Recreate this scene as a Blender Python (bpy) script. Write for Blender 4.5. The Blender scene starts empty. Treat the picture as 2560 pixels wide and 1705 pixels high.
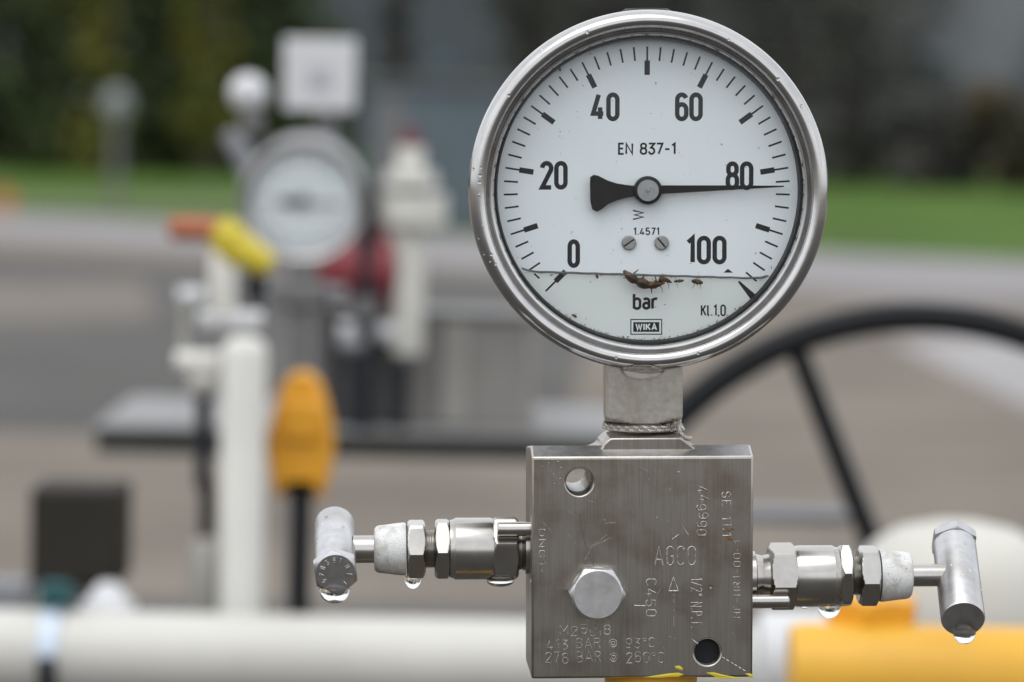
import bpy, bmesh, math, random
from mathutils import Matrix, Vector
R = math.radians
rnd = random.Random(7)

# ------------------------------------------------------------------ camera, world, sun, exposure
scene = bpy.context.scene
COL = scene.collection
CAM_H = 1.40
PITCH = math.atan((852.5 - 270.0) / 8533.33)
ROLL = R(1.2)
cam_d = bpy.data.cameras.new('camera')
cam = bpy.data.objects.new('camera', cam_d)
COL.objects.link(cam)
cam_d.lens = 120.0
cam_d.sensor_width = 36.0
cam_d.clip_start = 0.05
cam_d.clip_end = 2000.0
cam_d.dof.use_dof = True
cam_d.dof.focus_distance = 0.985
cam_d.dof.aperture_fstop = 10.8
CM = Matrix.Translation((0, 0, CAM_H)) @ Matrix.Rotation(R(90) - PITCH, 4, 'X') @ Matrix.Rotation(ROLL, 4, 'Z')
cam.matrix_world = CM
scene.camera = cam

SUN_EL, SUN_AZ = 66.0, -150.0         # high, behind the viewer's left shoulder, behind cloud
world = bpy.data.worlds.new('World')
scene.world = world
world.use_nodes = True
wn, wl = world.node_tree.nodes, world.node_tree.links
wn.clear()
w_out = wn.new('ShaderNodeOutputWorld')
w_bg = wn.new('ShaderNodeBackground')
w_sky = wn.new('ShaderNodeTexSky')
w_sky.sky_type = 'NISHITA'
w_sky.sun_disc = False
w_sky.sun_elevation = R(SUN_EL)
w_sky.sun_rotation = R(SUN_AZ)
w_sky.dust_density = 4.0
w_hsv = wn.new('ShaderNodeHueSaturation')
w_hsv.inputs['Saturation'].default_value = 0.18
w_tc = wn.new('ShaderNodeTexCoord')
w_map = wn.new('ShaderNodeMapping')
w_map.inputs['Scale'].default_value = (1.0, 1.0, 2.6)
w_noise = wn.new('ShaderNodeTexNoise')
w_noise.inputs['Scale'].default_value = 2.2
w_noise.inputs['Detail'].default_value = 5.0
w_ramp = wn.new('ShaderNodeValToRGB')
w_ramp.color_ramp.elements[0].position = 0.30
w_ramp.color_ramp.elements[0].color = (0.52, 0.55, 0.60, 1)
w_ramp.color_ramp.elements[1].position = 0.72
w_ramp.color_ramp.elements[1].color = (0.98, 0.99, 1.0, 1)
w_mul = wn.new('ShaderNodeVectorMath'); w_mul.operation = 'SCALE'
w_mul.inputs['Scale'].default_value = 12.5
w_mix = wn.new('ShaderNodeMixRGB')
w_mix.inputs['Fac'].default_value = 0.72
w_bg.inputs['Strength'].default_value = 0.12
wl.new(w_sky.outputs[0], w_hsv.inputs['Color'])
wl.new(w_tc.outputs['Generated'], w_map.inputs['Vector'])
wl.new(w_map.outputs[0], w_noise.inputs['Vector'])
wl.new(w_noise.outputs['Fac'], w_ramp.inputs['Fac'])
wl.new(w_ramp.outputs[0], w_mul.inputs[0])
wl.new(w_hsv.outputs[0], w_mix.inputs['Color1'])
wl.new(w_mul.outputs['Vector'], w_mix.inputs['Color2'])
wl.new(w_mix.outputs[0], w_bg.inputs['Color'])
wl.new(w_bg.outputs[0], w_out.inputs['Surface'])

sun_d = bpy.data.lights.new('sun', 'SUN')
sun_d.energy = 0.5
sun_d.angle = R(45)
sun_d.color = (1.0, 0.97, 0.93)
sun = bpy.data.objects.new('sun', sun_d)
COL.objects.link(sun)
_az, _el = R(SUN_AZ), R(SUN_EL)
_to = Vector((math.sin(_az) * math.cos(_el), math.cos(_az) * math.cos(_el), math.sin(_el)))
sun.rotation_euler = (-_to).to_track_quat('-Z', 'Y').to_euler()

scene.view_settings.view_transform = 'Standard'
scene.view_settings.look = 'None'
scene.view_settings.gamma = 1.0
scene.view_settings.exposure = 0.36
scene.render.engine = 'CYCLES'
scene.cycles.use_denoising = True
scene.cycles.max_bounces = 8
scene.cycles.transparent_max_bounces = 12
scene.cycles.caustics_reflective = False
scene.cycles.caustics_refractive = False

# ------------------------------------------------------------------ from picture measurements to points
S = 2560.0 / 2354.0
FPX = 8533.33
def ray(dx, dy):
    v = Vector(((dx * S - 1280) / FPX, -(dy * S - 852.5) / FPX, -1.0))
    return CM.to_3x3() @ v
def P(dx, dy, depth):
    return Vector((0, 0, CAM_H)) + ray(dx, dy) * depth
def G(dx, dy, z=0.0):
    r = ray(dx, dy)
    return Vector((0, 0, CAM_H)) + r * ((z - CAM_H) / r.z)
def K(depth):
    return depth * S / FPX            # metres for one measured unit at that depth

# ------------------------------------------------------------------ mesh helpers
class MB:
    def __init__(s): s.v, s.f = [], []
    def add(s, verts, faces, M=None):
        o = len(s.v)
        for p in verts:
            p = Vector(p)
            s.v.append(M @ p if M else p)
        for f in faces: s.f.append([i + o for i in f])
        return s
    def box(s, c, d, M=None):
        x, y, z = (q / 2 for q in d)
        vs = [(c[0] + i * x, c[1] + j * y, c[2] + k * z) for i in (-1, 1) for j in (-1, 1) for k in (-1, 1)]
        return s.add(vs, [(0, 1, 3, 2), (4, 6, 7, 5), (0, 4, 5, 1), (2, 3, 7, 6), (0, 2, 6, 4), (1, 5, 7, 3)], M)
    def lathe(s, prof, M=None, n=64, closed=False):
        """prof = [(radius, along z)]; radius 0 becomes a pole."""
        vs, fs, rings = [], [], []
        for r, z in prof:
            if r <= 1e-9:
                rings.append([len(vs)]); vs.append((0, 0, z))
            else:
                rings.append(list(range(len(vs), len(vs) + n)))
                vs += [(r * math.cos(2 * math.pi * k / n), r * math.sin(2 * math.pi * k / n), z) for k in range(n)]
        pairs = list(zip(rings, rings[1:])) + ([(rings[-1], rings[0])] if closed else [])
        for a, b in pairs:
            for k in range(n):
                k2 = (k + 1) % n
                if len(a) == 1 and len(b) == 1: continue
                if len(a) == 1: fs.append((a[0], b[k2], b[k]))
                elif len(b) == 1: fs.append((a[k], a[k2], b[0]))
                else: fs.append((a[k], a[k2], b[k2], b[k]))
        return s.add(vs, fs, M)
    def hexnut(s, L, Rc, M=None, ch0=True, ch1=True, rot=0.0, n=96, slope=0.55):
        ap = Rc * math.cos(math.pi / 6)
        steps = [0, .04, .08, .12, .16, .2, .25, .32, .5, .68, .75, .8, .84, .88, .92, .96, 1]
        vs, fs = [], []
        for t in steps:
            z = t * L
            lim = 1e9
            if ch0: lim = min(lim, ap * 0.95 + z / slope)
            if ch1: lim = min(lim, ap * 0.95 + (L - z) / slope)
            for k in range(n):
                th = 2 * math.pi * k / n
                a = (th - rot) % (math.pi / 3) - math.pi / 6
                r = min(ap / math.cos(a), lim)
                vs.append((r * math.cos(th), r * math.sin(th), z))
        m = len(steps)
        for i in range(m - 1):
            for k in range(n):
                k2 = (k + 1) % n
                fs.append((i * n + k, i * n + k2, (i + 1) * n + k2, (i + 1) * n + k))
        fs.append(tuple(range(n - 1, -1, -1)))
        fs.append(tuple((m - 1) * n + k for k in range(n)))
        return s.add(vs, fs, M)
    def tube(s, pts, r, n=20, caps=True, closed=False):
        pts = [Vector(p) for p in pts]
        rs = r if isinstance(r, (list, tuple)) else [r] * len(pts)
        N = len(pts)
        up = None
        vs, fs = [], []
        for i, p in enumerate(pts):
            if closed: t = pts[(i + 1) % N] - pts[i - 1]
            else: t = pts[min(i + 1, N - 1)] - pts[max(i - 1, 0)]
            t.normalize()
            if up is None:
                up = Vector((0, 0, 1)) if abs(t.z) < .9 else Vector((1, 0, 0))
            x = t.cross(up).normalized(); y = x.cross(t).normalized(); up = y
            for k in range(n):
                a = 2 * math.pi * k / n
                vs.append(p + (x * math.cos(a) + y * math.sin(a)) * rs[i])
        for i in range(N if closed else N - 1):
            j = (i + 1) % N
            for k in range(n):
                k2 = (k + 1) % n
                fs.append((i * n + k, i * n + k2, j * n + k2, j * n + k))
        if caps and not closed:
            fs.append(tuple(range(n - 1, -1, -1))); fs.append(tuple((N - 1) * n + k for k in range(n)))
        return s.add(vs, fs)
    def build(s, name, mat, parent=None, smooth=35, bevel=0.0, seg=2):
        me = bpy.data.meshes.new(name)
        me.from_pydata([tuple(v) for v in s.v], [], s.f)
        bm = bmesh.new(); bm.from_mesh(me)
        bmesh.ops.recalc_face_normals(bm, faces=bm.faces)
        bm.to_mesh(me); bm.free()
        if smooth:
            for p in me.polygons: p.use_smooth = True
            me.set_sharp_from_angle(angle=R(smooth))
        me.materials.append(mat)
        o = bpy.data.objects.new(name, me)
        COL.objects.link(o)
        if parent: o.parent = parent
        if bevel:
            b = o.modifiers.new('bevel', 'BEVEL'); b.width = bevel; b.segments = seg
            b.limit_method = 'ANGLE'; b.angle_limit = R(40); b.harden_normals = False
        return o

def frame(o, zdir, xhint=(1, 0, 0)):
    z = Vector(zdir).normalized()
    x = Vector(xhint); x = (x - z * x.dot(z))
    if x.length < 1e-6: x = Vector((0, 1, 0)); x = x - z * x.dot(z)
    x.normalize(); y = z.cross(x)
    M = Matrix((x, y, z)).transposed().to_4x4()
    M.translation = Vector(o)
    return M
def tag(o, label, cat, group=None, kind=None):
    o['label'] = label; o['category'] = cat
    if group: o['group'] = group
    if kind: o['kind'] = kind
    return o
def thing(name, label, cat, M, group=None):
    o = bpy.data.objects.new(name, None)
    o.empty_display_size = 0.02
    COL.objects.link(o)
    o.matrix_world = M if isinstance(M, Matrix) else Matrix.Translation(M)
    return tag(o, label, cat, group)
def structure(name, mb, mat, **k):
    o = mb.build(name, mat, **k); o['kind'] = 'structure'; return o
def copy_tree(o, parent=None):
    c = o.copy(); COL.objects.link(c)
    if parent: c.parent = parent
    for ch in list(o.children): copy_tree(ch, c)
    return c
def under(root, p):
    """world point -> coordinates of the thing that owns the part"""
    return root.matrix_world.inverted() @ Vector(p)

# ------------------------------------------------------------------ materials
def mat_new(name):
    m = bpy.data.materials.new(name); m.use_nodes = True
    nt = m.node_tree
    return m, nt.nodes, nt.links, nt.nodes['Principled BSDF']
def ramp(n, l, fac, stops):
    r = n.new('ShaderNodeValToRGB')
    e = r.color_ramp.elements
    while len(e) < len(stops): e.new(0.5)
    for el, (p, c) in zip(e, stops):
        el.position = p; el.color = (*c, 1) if len(c) == 3 else c
    l.new(fac, r.inputs['Fac'])
    return r.outputs['Color']
def noise(n, l, scale, detail=3.0, stretch=(1, 1, 1), rough=0.55, coord='Object'):
    tc = n.new('ShaderNodeTexCoord'); mp = n.new('ShaderNodeMapping')
    mp.inputs['Scale'].default_value = stretch
    no = n.new('ShaderNodeTexNoise')
    no.inputs['Scale'].default_value = scale; no.inputs['Detail'].default_value = detail
    no.inputs['Roughness'].default_value = rough
    l.new(tc.outputs[coord], mp.inputs['Vector']); l.new(mp.outputs[0], no.inputs['Vector'])
    return no.outputs['Fac']
def bump(n, l, b, h, strength, dist):
    bp = n.new('ShaderNodeBump'); bp.inputs['Strength'].default_value = strength; bp.inputs['Distance'].default_value = dist
    l.new(h, bp.inputs['Height']); l.new(bp.outputs[0], b.inputs['Normal'])
def painted(name, c, rough=0.45, var=0.12, scale=14.0, bumpd=0.0004, metal=0.0, coat=0.0):
    m, n, l, b = mat_new(name)
    if max(c) < 0.05: b.inputs['Specular IOR Level'].default_value = 0.25
    f = noise(n, l, scale, 5)
    lo = tuple(x * (1 - var) for x in c); hi = tuple(min(1, x * (1 + var)) for x in c)
    l.new(ramp(n, l, f, [(0.3, lo), (0.7, hi)]), b.inputs['Base Color'])
    b.inputs['Roughness'].default_value = rough; b.inputs['Metallic'].default_value = metal
    b.inputs['Coat Weight'].default_value = coat
    if bumpd: bump(n, l, b, noise(n, l, scale * 9, 3), 0.25, bumpd)
    return m
def steel(name, c, rough, stretch=(1, 1, 1), scale=300.0, rv=0.10, bs=0.05, bd=0.00005, cv=0.10, stain=0.0, aniso=0.0):
    m, n, l, b = mat_new(name)
    if aniso:                       # vertical brushing spreads reflections sideways
        tg = n.new('ShaderNodeTangent'); tg.direction_type = 'RADIAL'; tg.axis = 'Z'
        l.new(tg.outputs[0], b.inputs['Tangent']); b.inputs['Anisotropic'].default_value = aniso
    f = noise(n, l, scale, 4, stretch)
    f2 = noise(n, l, 70.0, 5, (1, 1, 1))
    lo = tuple(x * (1 - cv) for x in c); hi = tuple(min(1, x * (1 + cv)) for x in c)
    col = ramp(n, l, f, [(0.25, lo), (0.75, hi)])
    if stain:
        mx = n.new('ShaderNodeMixRGB'); mx.blend_type = 'MULTIPLY'; mx.inputs['Fac'].default_value = stain
        l.new(col, mx.inputs['Color1'])
        l.new(ramp(n, l, f2, [(0.35, (0.72, 0.68, 0.62)), (0.55, (1, 1, 1))]), mx.inputs['Color2'])
        col = mx.outputs[0]
    l.new(col, b.inputs['Base Color'])
    b.inputs['Metallic'].default_value = 1.0
    rr = n.new('ShaderNodeMapRange')
    rr.inputs['To Min'].default_value = rough - rv; rr.inputs['To Max'].default_value = rough + rv
    ad = n.new('ShaderNodeMath'); ad.operation = 'MULTIPLY_ADD'; ad.inputs[1].default_value = 0.5
    l.new(f, ad.inputs[0]); 
    h2 = n.new('ShaderNodeMath'); h2.operation = 'MULTIPLY'; h2.inputs[1].default_value = 0.5
    l.new(f2, h2.inputs[0]); l.new(h2.outputs[0], ad.inputs[2])
    l.new(ad.outputs[0], rr.inputs['Value']); l.new(rr.outputs[0], b.inputs['Roughness'])
    if bs: bump(n, l, b, f, bs, bd)
    return m

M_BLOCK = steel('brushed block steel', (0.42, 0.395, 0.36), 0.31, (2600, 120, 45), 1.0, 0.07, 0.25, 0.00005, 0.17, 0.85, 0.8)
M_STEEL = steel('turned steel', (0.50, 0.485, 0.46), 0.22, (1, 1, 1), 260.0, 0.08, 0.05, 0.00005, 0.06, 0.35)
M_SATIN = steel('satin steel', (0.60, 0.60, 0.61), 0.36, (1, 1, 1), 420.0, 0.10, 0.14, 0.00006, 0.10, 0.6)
M_BEZEL = steel('polished bezel steel', (0.52, 0.515, 0.51), 0.18, (1, 1, 1), 190.0, 0.07, 0.08, 0.00006, 0.07, 0.12)
M_SHANK = steel('dull forged steel', (0.46, 0.43, 0.39), 0.40, (1, 1, 1), 520.0, 0.10, 0.25, 0.00008, 0.14, 0.55)
def mat_worn(name, hi, lo=(0.40, 0.36, 0.31), t0=0.42, t1=0.58):
    m, n, l, b = mat_new(name)
    f = noise(n, l, 1100, 4)
    l.new(ramp(n, l, f, [(t0, lo), (t1, hi)]), b.inputs['Base Color'])
    b.inputs['Metallic'].default_value = 1.0; b.inputs['Roughness'].default_value = 0.36
    return m
M_MARK = mat_worn('stamped steel', (0.55, 0.53, 0.50), (0.30, 0.27, 0.235), t0=.40, t1=.56)
M_MARKDIM = mat_worn('faint stamped steel', (0.52, 0.49, 0.45), (0.27, 0.24, 0.205), .44, .60)
M_SCRATCH = painted('dark scratch', (0.10, 0.09, 0.08), 0.6)
M_RUST = painted('rust', (0.20, 0.085, 0.015), 0.8, 0.4, 900)
M_INK = painted('dial ink', (0.022, 0.024, 0.027), 0.5, 0.2, 600, 0)
M_POINTER = painted('black lacquer pointer', (0.014, 0.014, 0.015), 0.42, 0.2, 400, 0)
M_GASKET = painted('black rubber gasket', (0.012, 0.013, 0.015), 0.5, 0.3, 300)
M_HUB = steel('hub steel', (0.36, 0.37, 0.38), 0.5, (1, 1, 1), 900.0, 0.08, 0.1)
M_SCREW = steel('screw zinc', (0.38, 0.38, 0.37), 0.55, (1, 1, 1), 1200.0, 0.08, 0.2)
def mat_bug():
    m, n, l, b = mat_new('mottled insect shell')
    f = noise(n, l, 520, 4)
    l.new(ramp(n, l, f, [(0.36, (0.012, 0.006, 0.003)), (0.50, (0.045, 0.017, 0.005)), (0.72, (0.20, 0.085, 0.02))]), b.inputs['Base Color'])
    b.inputs['Roughness'].default_value = 0.35
    bump(n, l, b, noise(n, l, 1500, 3), 0.4, 0.0002)
    return m
M_BUG = mat_bug()
M_BUGLEG = painted('amber insect legs', (0.13, 0.06, 0.015), 0.4, 0.4, 900, 0)
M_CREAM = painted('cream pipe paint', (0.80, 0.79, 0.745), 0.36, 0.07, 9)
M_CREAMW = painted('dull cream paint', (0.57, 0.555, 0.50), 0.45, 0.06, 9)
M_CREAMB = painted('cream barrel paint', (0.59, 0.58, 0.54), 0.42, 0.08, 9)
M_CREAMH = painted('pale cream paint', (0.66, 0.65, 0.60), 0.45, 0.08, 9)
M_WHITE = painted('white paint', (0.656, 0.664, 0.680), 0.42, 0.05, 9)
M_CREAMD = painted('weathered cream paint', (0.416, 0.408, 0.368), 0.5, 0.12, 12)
M_AMBER = painted('amber valve paint', (0.70, 0.375, 0.028), 0.42, 0.12, 9)
M_ORANGE = painted('orange handle plastic', (0.74, 0.34, 0.015), 0.45, 0.10, 10)
M_YELLOW = painted('yellow cap paint', (0.60, 0.48, 0.035), 0.45, 0.14, 12)
M_REDOR = painted('orange red lever', (0.42, 0.13, 0.06), 0.5, 0.12, 12)
M_RED = painted('red fitting paint', (0.26, 0.045, 0.055), 0.5, 0.15, 12)
M_BLACK = painted('black handwheel paint', (0.007, 0.008, 0.010), 0.5, 0.2, 8)
M_DARK = painted('dark painted steel', (0.016, 0.019, 0.025), 0.5, 0.2, 8)
M_BROWN = painted('dark brown enclosure', (0.024, 0.021, 0.016), 0.65, 0.2, 8)
M_LIP = painted('weathered dark lip', (0.042, 0.041, 0.036), 0.6, 0.3, 7)
M_GREYT = painted('worn grey tray', (0.22, 0.22, 0.222), 0.6, 0.25, 6)
M_GREY = painted('grey coated steel', (0.225, 0.232, 0.247), 0.45, 0.1, 8)
M_GREYD = painted('dull grey steel', (0.150, 0.150, 0.150), 0.5, 0.15, 8)
M_PRINT = painted('faded print', (0.42, 0.43, 0.46), 0.6)
M_HEAD = painted('dull lamp glass', (0.27, 0.29, 0.29), 0.4)
M_REDCAP = painted('dull red cap', (0.15, 0.065, 0.075), 0.6)
M_RIM = steel('dull bezel steel', (0.42, 0.41, 0.41), 0.34, (1, 1, 1), 60.0, 0.1, 0.1, 0.0002, 0.12)
M_CASE = painted('grey case paint', (0.235, 0.222, 0.208), 0.6)
M_CASED = painted('dark grey door paint', (0.13, 0.13, 0.13), 0.6)
M_GALV = steel('galvanised steel', (0.55, 0.56, 0.58), 0.5, (1, 1, 1), 40.0, 0.1, 0.1, 0.0002, 0.12)
M_TEAL = painted('teal nut paint', (0.012, 0.085, 0.095), 0.5, 0.15, 20)
M_PALEBLUE = painted('pale blue band', (0.60, 0.70, 0.84), 0.4, 0.05, 20)
M_CABINET = painted('blue grey cabinet paint', (0.095, 0.125, 0.150), 0.6, 0.10, 1.5)
M_WALL = painted('grey render', (0.085, 0.098, 0.112), 0.8, 0.12, 0.5, 0.002)
M_WALLR = painted('pale grey render', (0.205, 0.215, 0.238), 0.8, 0.15, 0.5, 0.002)
M_WALLD = painted('roof sheet', (0.06, 0.065, 0.07), 0.7, 0.1, 0.5, 0.002)
M_CONCRETE = painted('cast concrete', (0.30, 0.29, 0.27), 0.85, 0.15, 6, 0.002)

def mat_cap():
    m, n, l, b = mat_new('speckled white cap')
    f = noise(n, l, 2600, 5); g = noise(n, l, 190, 5)
    dots = ramp(n, l, f, [(0.28, (0.22, 0.21, 0.19)), (0.44, (0.74, 0.74, 0.73))])
    mx = n.new('ShaderNodeMixRGB'); mx.blend_type = 'MULTIPLY'; mx.inputs['Fac'].default_value = 0.8
    l.new(dots, mx.inputs['Color1']); l.new(ramp(n, l, g, [(0.38, (0.66, 0.64, 0.58)), (0.55, (1, 1, 1))]), mx.inputs['Color2'])
    l.new(mx.outputs[0], b.inputs['Base Color']); b.inputs['Roughness'].default_value = 0.5
    bump(n, l, b, f, 0.3, 0.0001)
    return m
M_CAP = mat_cap()
def mat_dial():
    m, n, l, b = mat_new('white dial enamel')
    f = noise(n, l, 45, 4)
    base = ramp(n, l, f, [(0.3, (0.80, 0.865, 0.905)), (0.7, (0.82, 0.885, 0.92))])
    sp = noise(n, l, 900, 2)
    dots = ramp(n, l, sp, [(0.235, (0.18, 0.14, 0.09)), (0.262, (1, 1, 1))])
    mx = n.new('ShaderNodeMixRGB'); mx.blend_type = 'MULTIPLY'; mx.inputs['Fac'].default_value = 0.8
    l.new(base, mx.inputs['Color1']); l.new(dots, mx.inputs['Color2'])
    l.new(mx.outputs[0], b.inputs['Base Color']); b.inputs['Roughness'].default_value = 0.45
    return m
M_DIAL = mat_dial()
def mat_pane(name, tint, ior, rough=0.0):
    m, n, l, b = mat_new(name)
    n.remove(b)
    out = n['Material Output']
    tr = n.new('ShaderNodeBsdfTransparent'); tr.inputs['Color'].default_value = (*tint, 1)
    gl = n.new('ShaderNodeBsdfGlossy'); gl.inputs['Roughness'].default_value = rough
    fr = n.new('ShaderNodeFresnel'); fr.inputs['IOR'].default_value = ior
    mx = n.new('ShaderNodeMixShader')
    ge = n.new('ShaderNodeNewGeometry'); iv = n.new('ShaderNodeMath'); iv.operation = 'SUBTRACT'; iv.inputs[0].default_value = 1.0
    l.new(ge.outputs['Backfacing'], iv.inputs[1])
    mu = n.new('ShaderNodeMath'); mu.operation = 'MULTIPLY'
    l.new(fr.outputs[0], mu.inputs[0]); l.new(iv.outputs[0], mu.inputs[1])
    l.new(mu.outputs[0], mx.inputs[0]); l.new(tr.outputs[0], mx.inputs[1]); l.new(gl.outputs[0], mx.inputs[2])
    l.new(mx.outputs[0], out.inputs['Surface'])
    return m
M_PANE = mat_pane('gauge window glass', (0.995, 0.997, 0.995), 1.38)
M_LIQ = mat_pane('glycerine filling', (0.982, 0.980, 0.968), 1.10)
def mat_water():
    m, n, l, b = mat_new('rain water')
    b.inputs['Base Color'].default_value = (1, 1, 1, 1)
    b.inputs['Roughness'].default_value = 0.0
    b.inputs['Transmission Weight'].default_value = 1.0
    b.inputs['IOR'].default_value = 1.33
    return m
M_WATER = mat_water()
def mat_meniscus():
    m, n, l, b = mat_new('liquid edge')
    b.inputs['Base Color'].default_value = (0.09, 0.095, 0.09, 1)
    b.inputs['Roughness'].default_value = 0.15
    return m
M_MENIS = mat_meniscus()
def mat_ground(name, lo, hi, sc=3.0, fine=60.0, rough=0.9, bd=0.01, blot=(0.85, 1.0)):
    m, n, l, b = mat_new(name)
    f = noise(n, l, fine, 6, coord='Object'); g = noise(n, l, sc, 5, coord='Object')
    c = ramp(n, l, f, [(0.3, lo), (0.7, hi)])
    mx = n.new('ShaderNodeMixRGB'); mx.blend_type = 'MULTIPLY'; mx.inputs['Fac'].default_value = 1
    l.new(c, mx.inputs['Color1']); l.new(ramp(n, l, g, [(0.35, (blot[0],) * 3), (0.65, (blot[1],) * 3)]), mx.inputs['Color2'])
    l.new(mx.outputs[0], b.inputs['Base Color']); b.inputs['Roughness'].default_value = rough
    b.inputs['Specular IOR Level'].default_value = 0.15
    bump(n, l, b, f, 0.5, bd)
    return m
M_GRAVEL = mat_ground('brown gravel', (0.152, 0.130, 0.109), (0.226, 0.199, 0.170), 0.7, 40, blot=(0.80, 1.14))
M_ASPHALT = mat_ground('wet dark asphalt', (0.070, 0.067, 0.064), (0.105, 0.101, 0.094), 0.5, 60, 0.7, blot=(0.72, 1.12))
M_ROAD = mat_ground('pale concrete road', (0.235, 0.225, 0.228), (0.32, 0.305, 0.31), 0.4, 60, 0.75)
M_ADDEDPAVING = mat_ground('added dark paving', (0.045, 0.042, 0.038), (0.080, 0.074, 0.066), 0.5, 60, 0.5)
M_PATH = mat_ground('pale paving slabs', (0.31, 0.30, 0.30), (0.40, 0.385, 0.385), 0.6, 60, 0.8)
M_BAND = mat_ground('pale gravel strip', (0.163, 0.144, 0.126), (0.222, 0.200, 0.174), 1.3, 40, blot=(0.78, 1.06))
M_GRASS = mat_ground('mown grass', (0.052, 0.104, 0.013), (0.094, 0.172, 0.027), 0.35, 25, 0.9, 0.05, (0.72, 1.10))
M_PALEGRASS = mat_ground('thin pale grass verge', (0.089, 0.126, 0.052), (0.141, 0.178, 0.089), 0.35, 25, 0.9, 0.05, (0.8, 1.05))
def mat_leaf(name, a, b_, c):
    m, n, l, b = mat_new(name)
    f = noise(n, l, 0.9, 3); 
    l.new(ramp(n, l, f, [(0.3, a), (0.5, b_), (0.7, c)]), b.inputs['Base Color'])
    b.inputs['Roughness'].default_value = 0.75
    return m
M_LEAF = [mat_leaf('dark spruce needles', (0.032, 0.050, 0.022), (0.052, 0.078, 0.026), (0.085, 0.112, 0.028)),
          mat_leaf('olive autumn leaves', (0.065, 0.082, 0.012), (0.135, 0.140, 0.016), (0.20, 0.165, 0.020)),
          mat_leaf('grey brown twigs', (0.058, 0.061, 0.058), (0.093, 0.093, 0.085), (0.139, 0.133, 0.112)),
          mat_leaf('rust autumn leaves', (0.05, 0.048, 0.036), (0.075, 0.064, 0.038), (0.13, 0.08, 0.03))]
M_BARK = painted('grey bark', (0.045, 0.042, 0.036), 0.9, 0.3, 4, 0.01)

# ------------------------------------------------------------------ ground and setting
g = MB(); g.add([(-400, -300, 0), (400, -300, 0), (400, 600, 0), (-400, 600, 0)], [(0, 1, 2, 3)])
structure('ground', g, M_GRAVEL, smooth=0)
def sheet(name, pts, z, mat):
    m = MB(); m.add([(p[0], p[1], z) for p in pts], [tuple(range(len(pts)))])
    return structure(name, m, mat, smooth=0)
gl, gr = G(0, 490), G(2354, 602)
d = (gr - gl)
far_l, far_r = gl - d * 3, gr + d * 3
sheet('grass', [far_l, far_r, (250, 240, 0), (-250, 240, 0)], 0.016, M_GRASS)
rl, rr_ = G(0, 550), G(2354, 698)
d2 = rr_ - rl
sheet('road', [rl - d2 * 3, rr_ + d2 * 3, far_r, far_l], 0.008, M_ROAD)
a1, a2, a3, a4 = G(-500, 556), G(1330, 640), G(1330, 1030), G(-500, 1000)
sheet('yard_asphalt', [G(-600, 560), G(1000, 632), G(1380, 655), G(1290, 1010), G(-600, 985)], 0.004, M_ASPHALT)
sheet('gravel_strip', [G(-600, 640), G(330, 650), G(360, 738), G(-600, 752)], 0.008, M_BAND)
sheet('footpath', [G(2040, 785), G(2500, 765), G(2900, 920), G(2420, 965)], 0.005, M_PATH)
sheet('grass_verge', [G(-600, 440), G(560, 455), G(560, 492), G(-600, 476)], 0.020, M_PALEGRASS)

sheet('added_paving', [(-9, -9, 0), (9, -9, 0), (9, 9.5, 0), (-9, 9.5, 0)], 0.004, M_ADDEDPAVING)  # dark sheet added out of view to darken what the steel reflects

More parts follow.
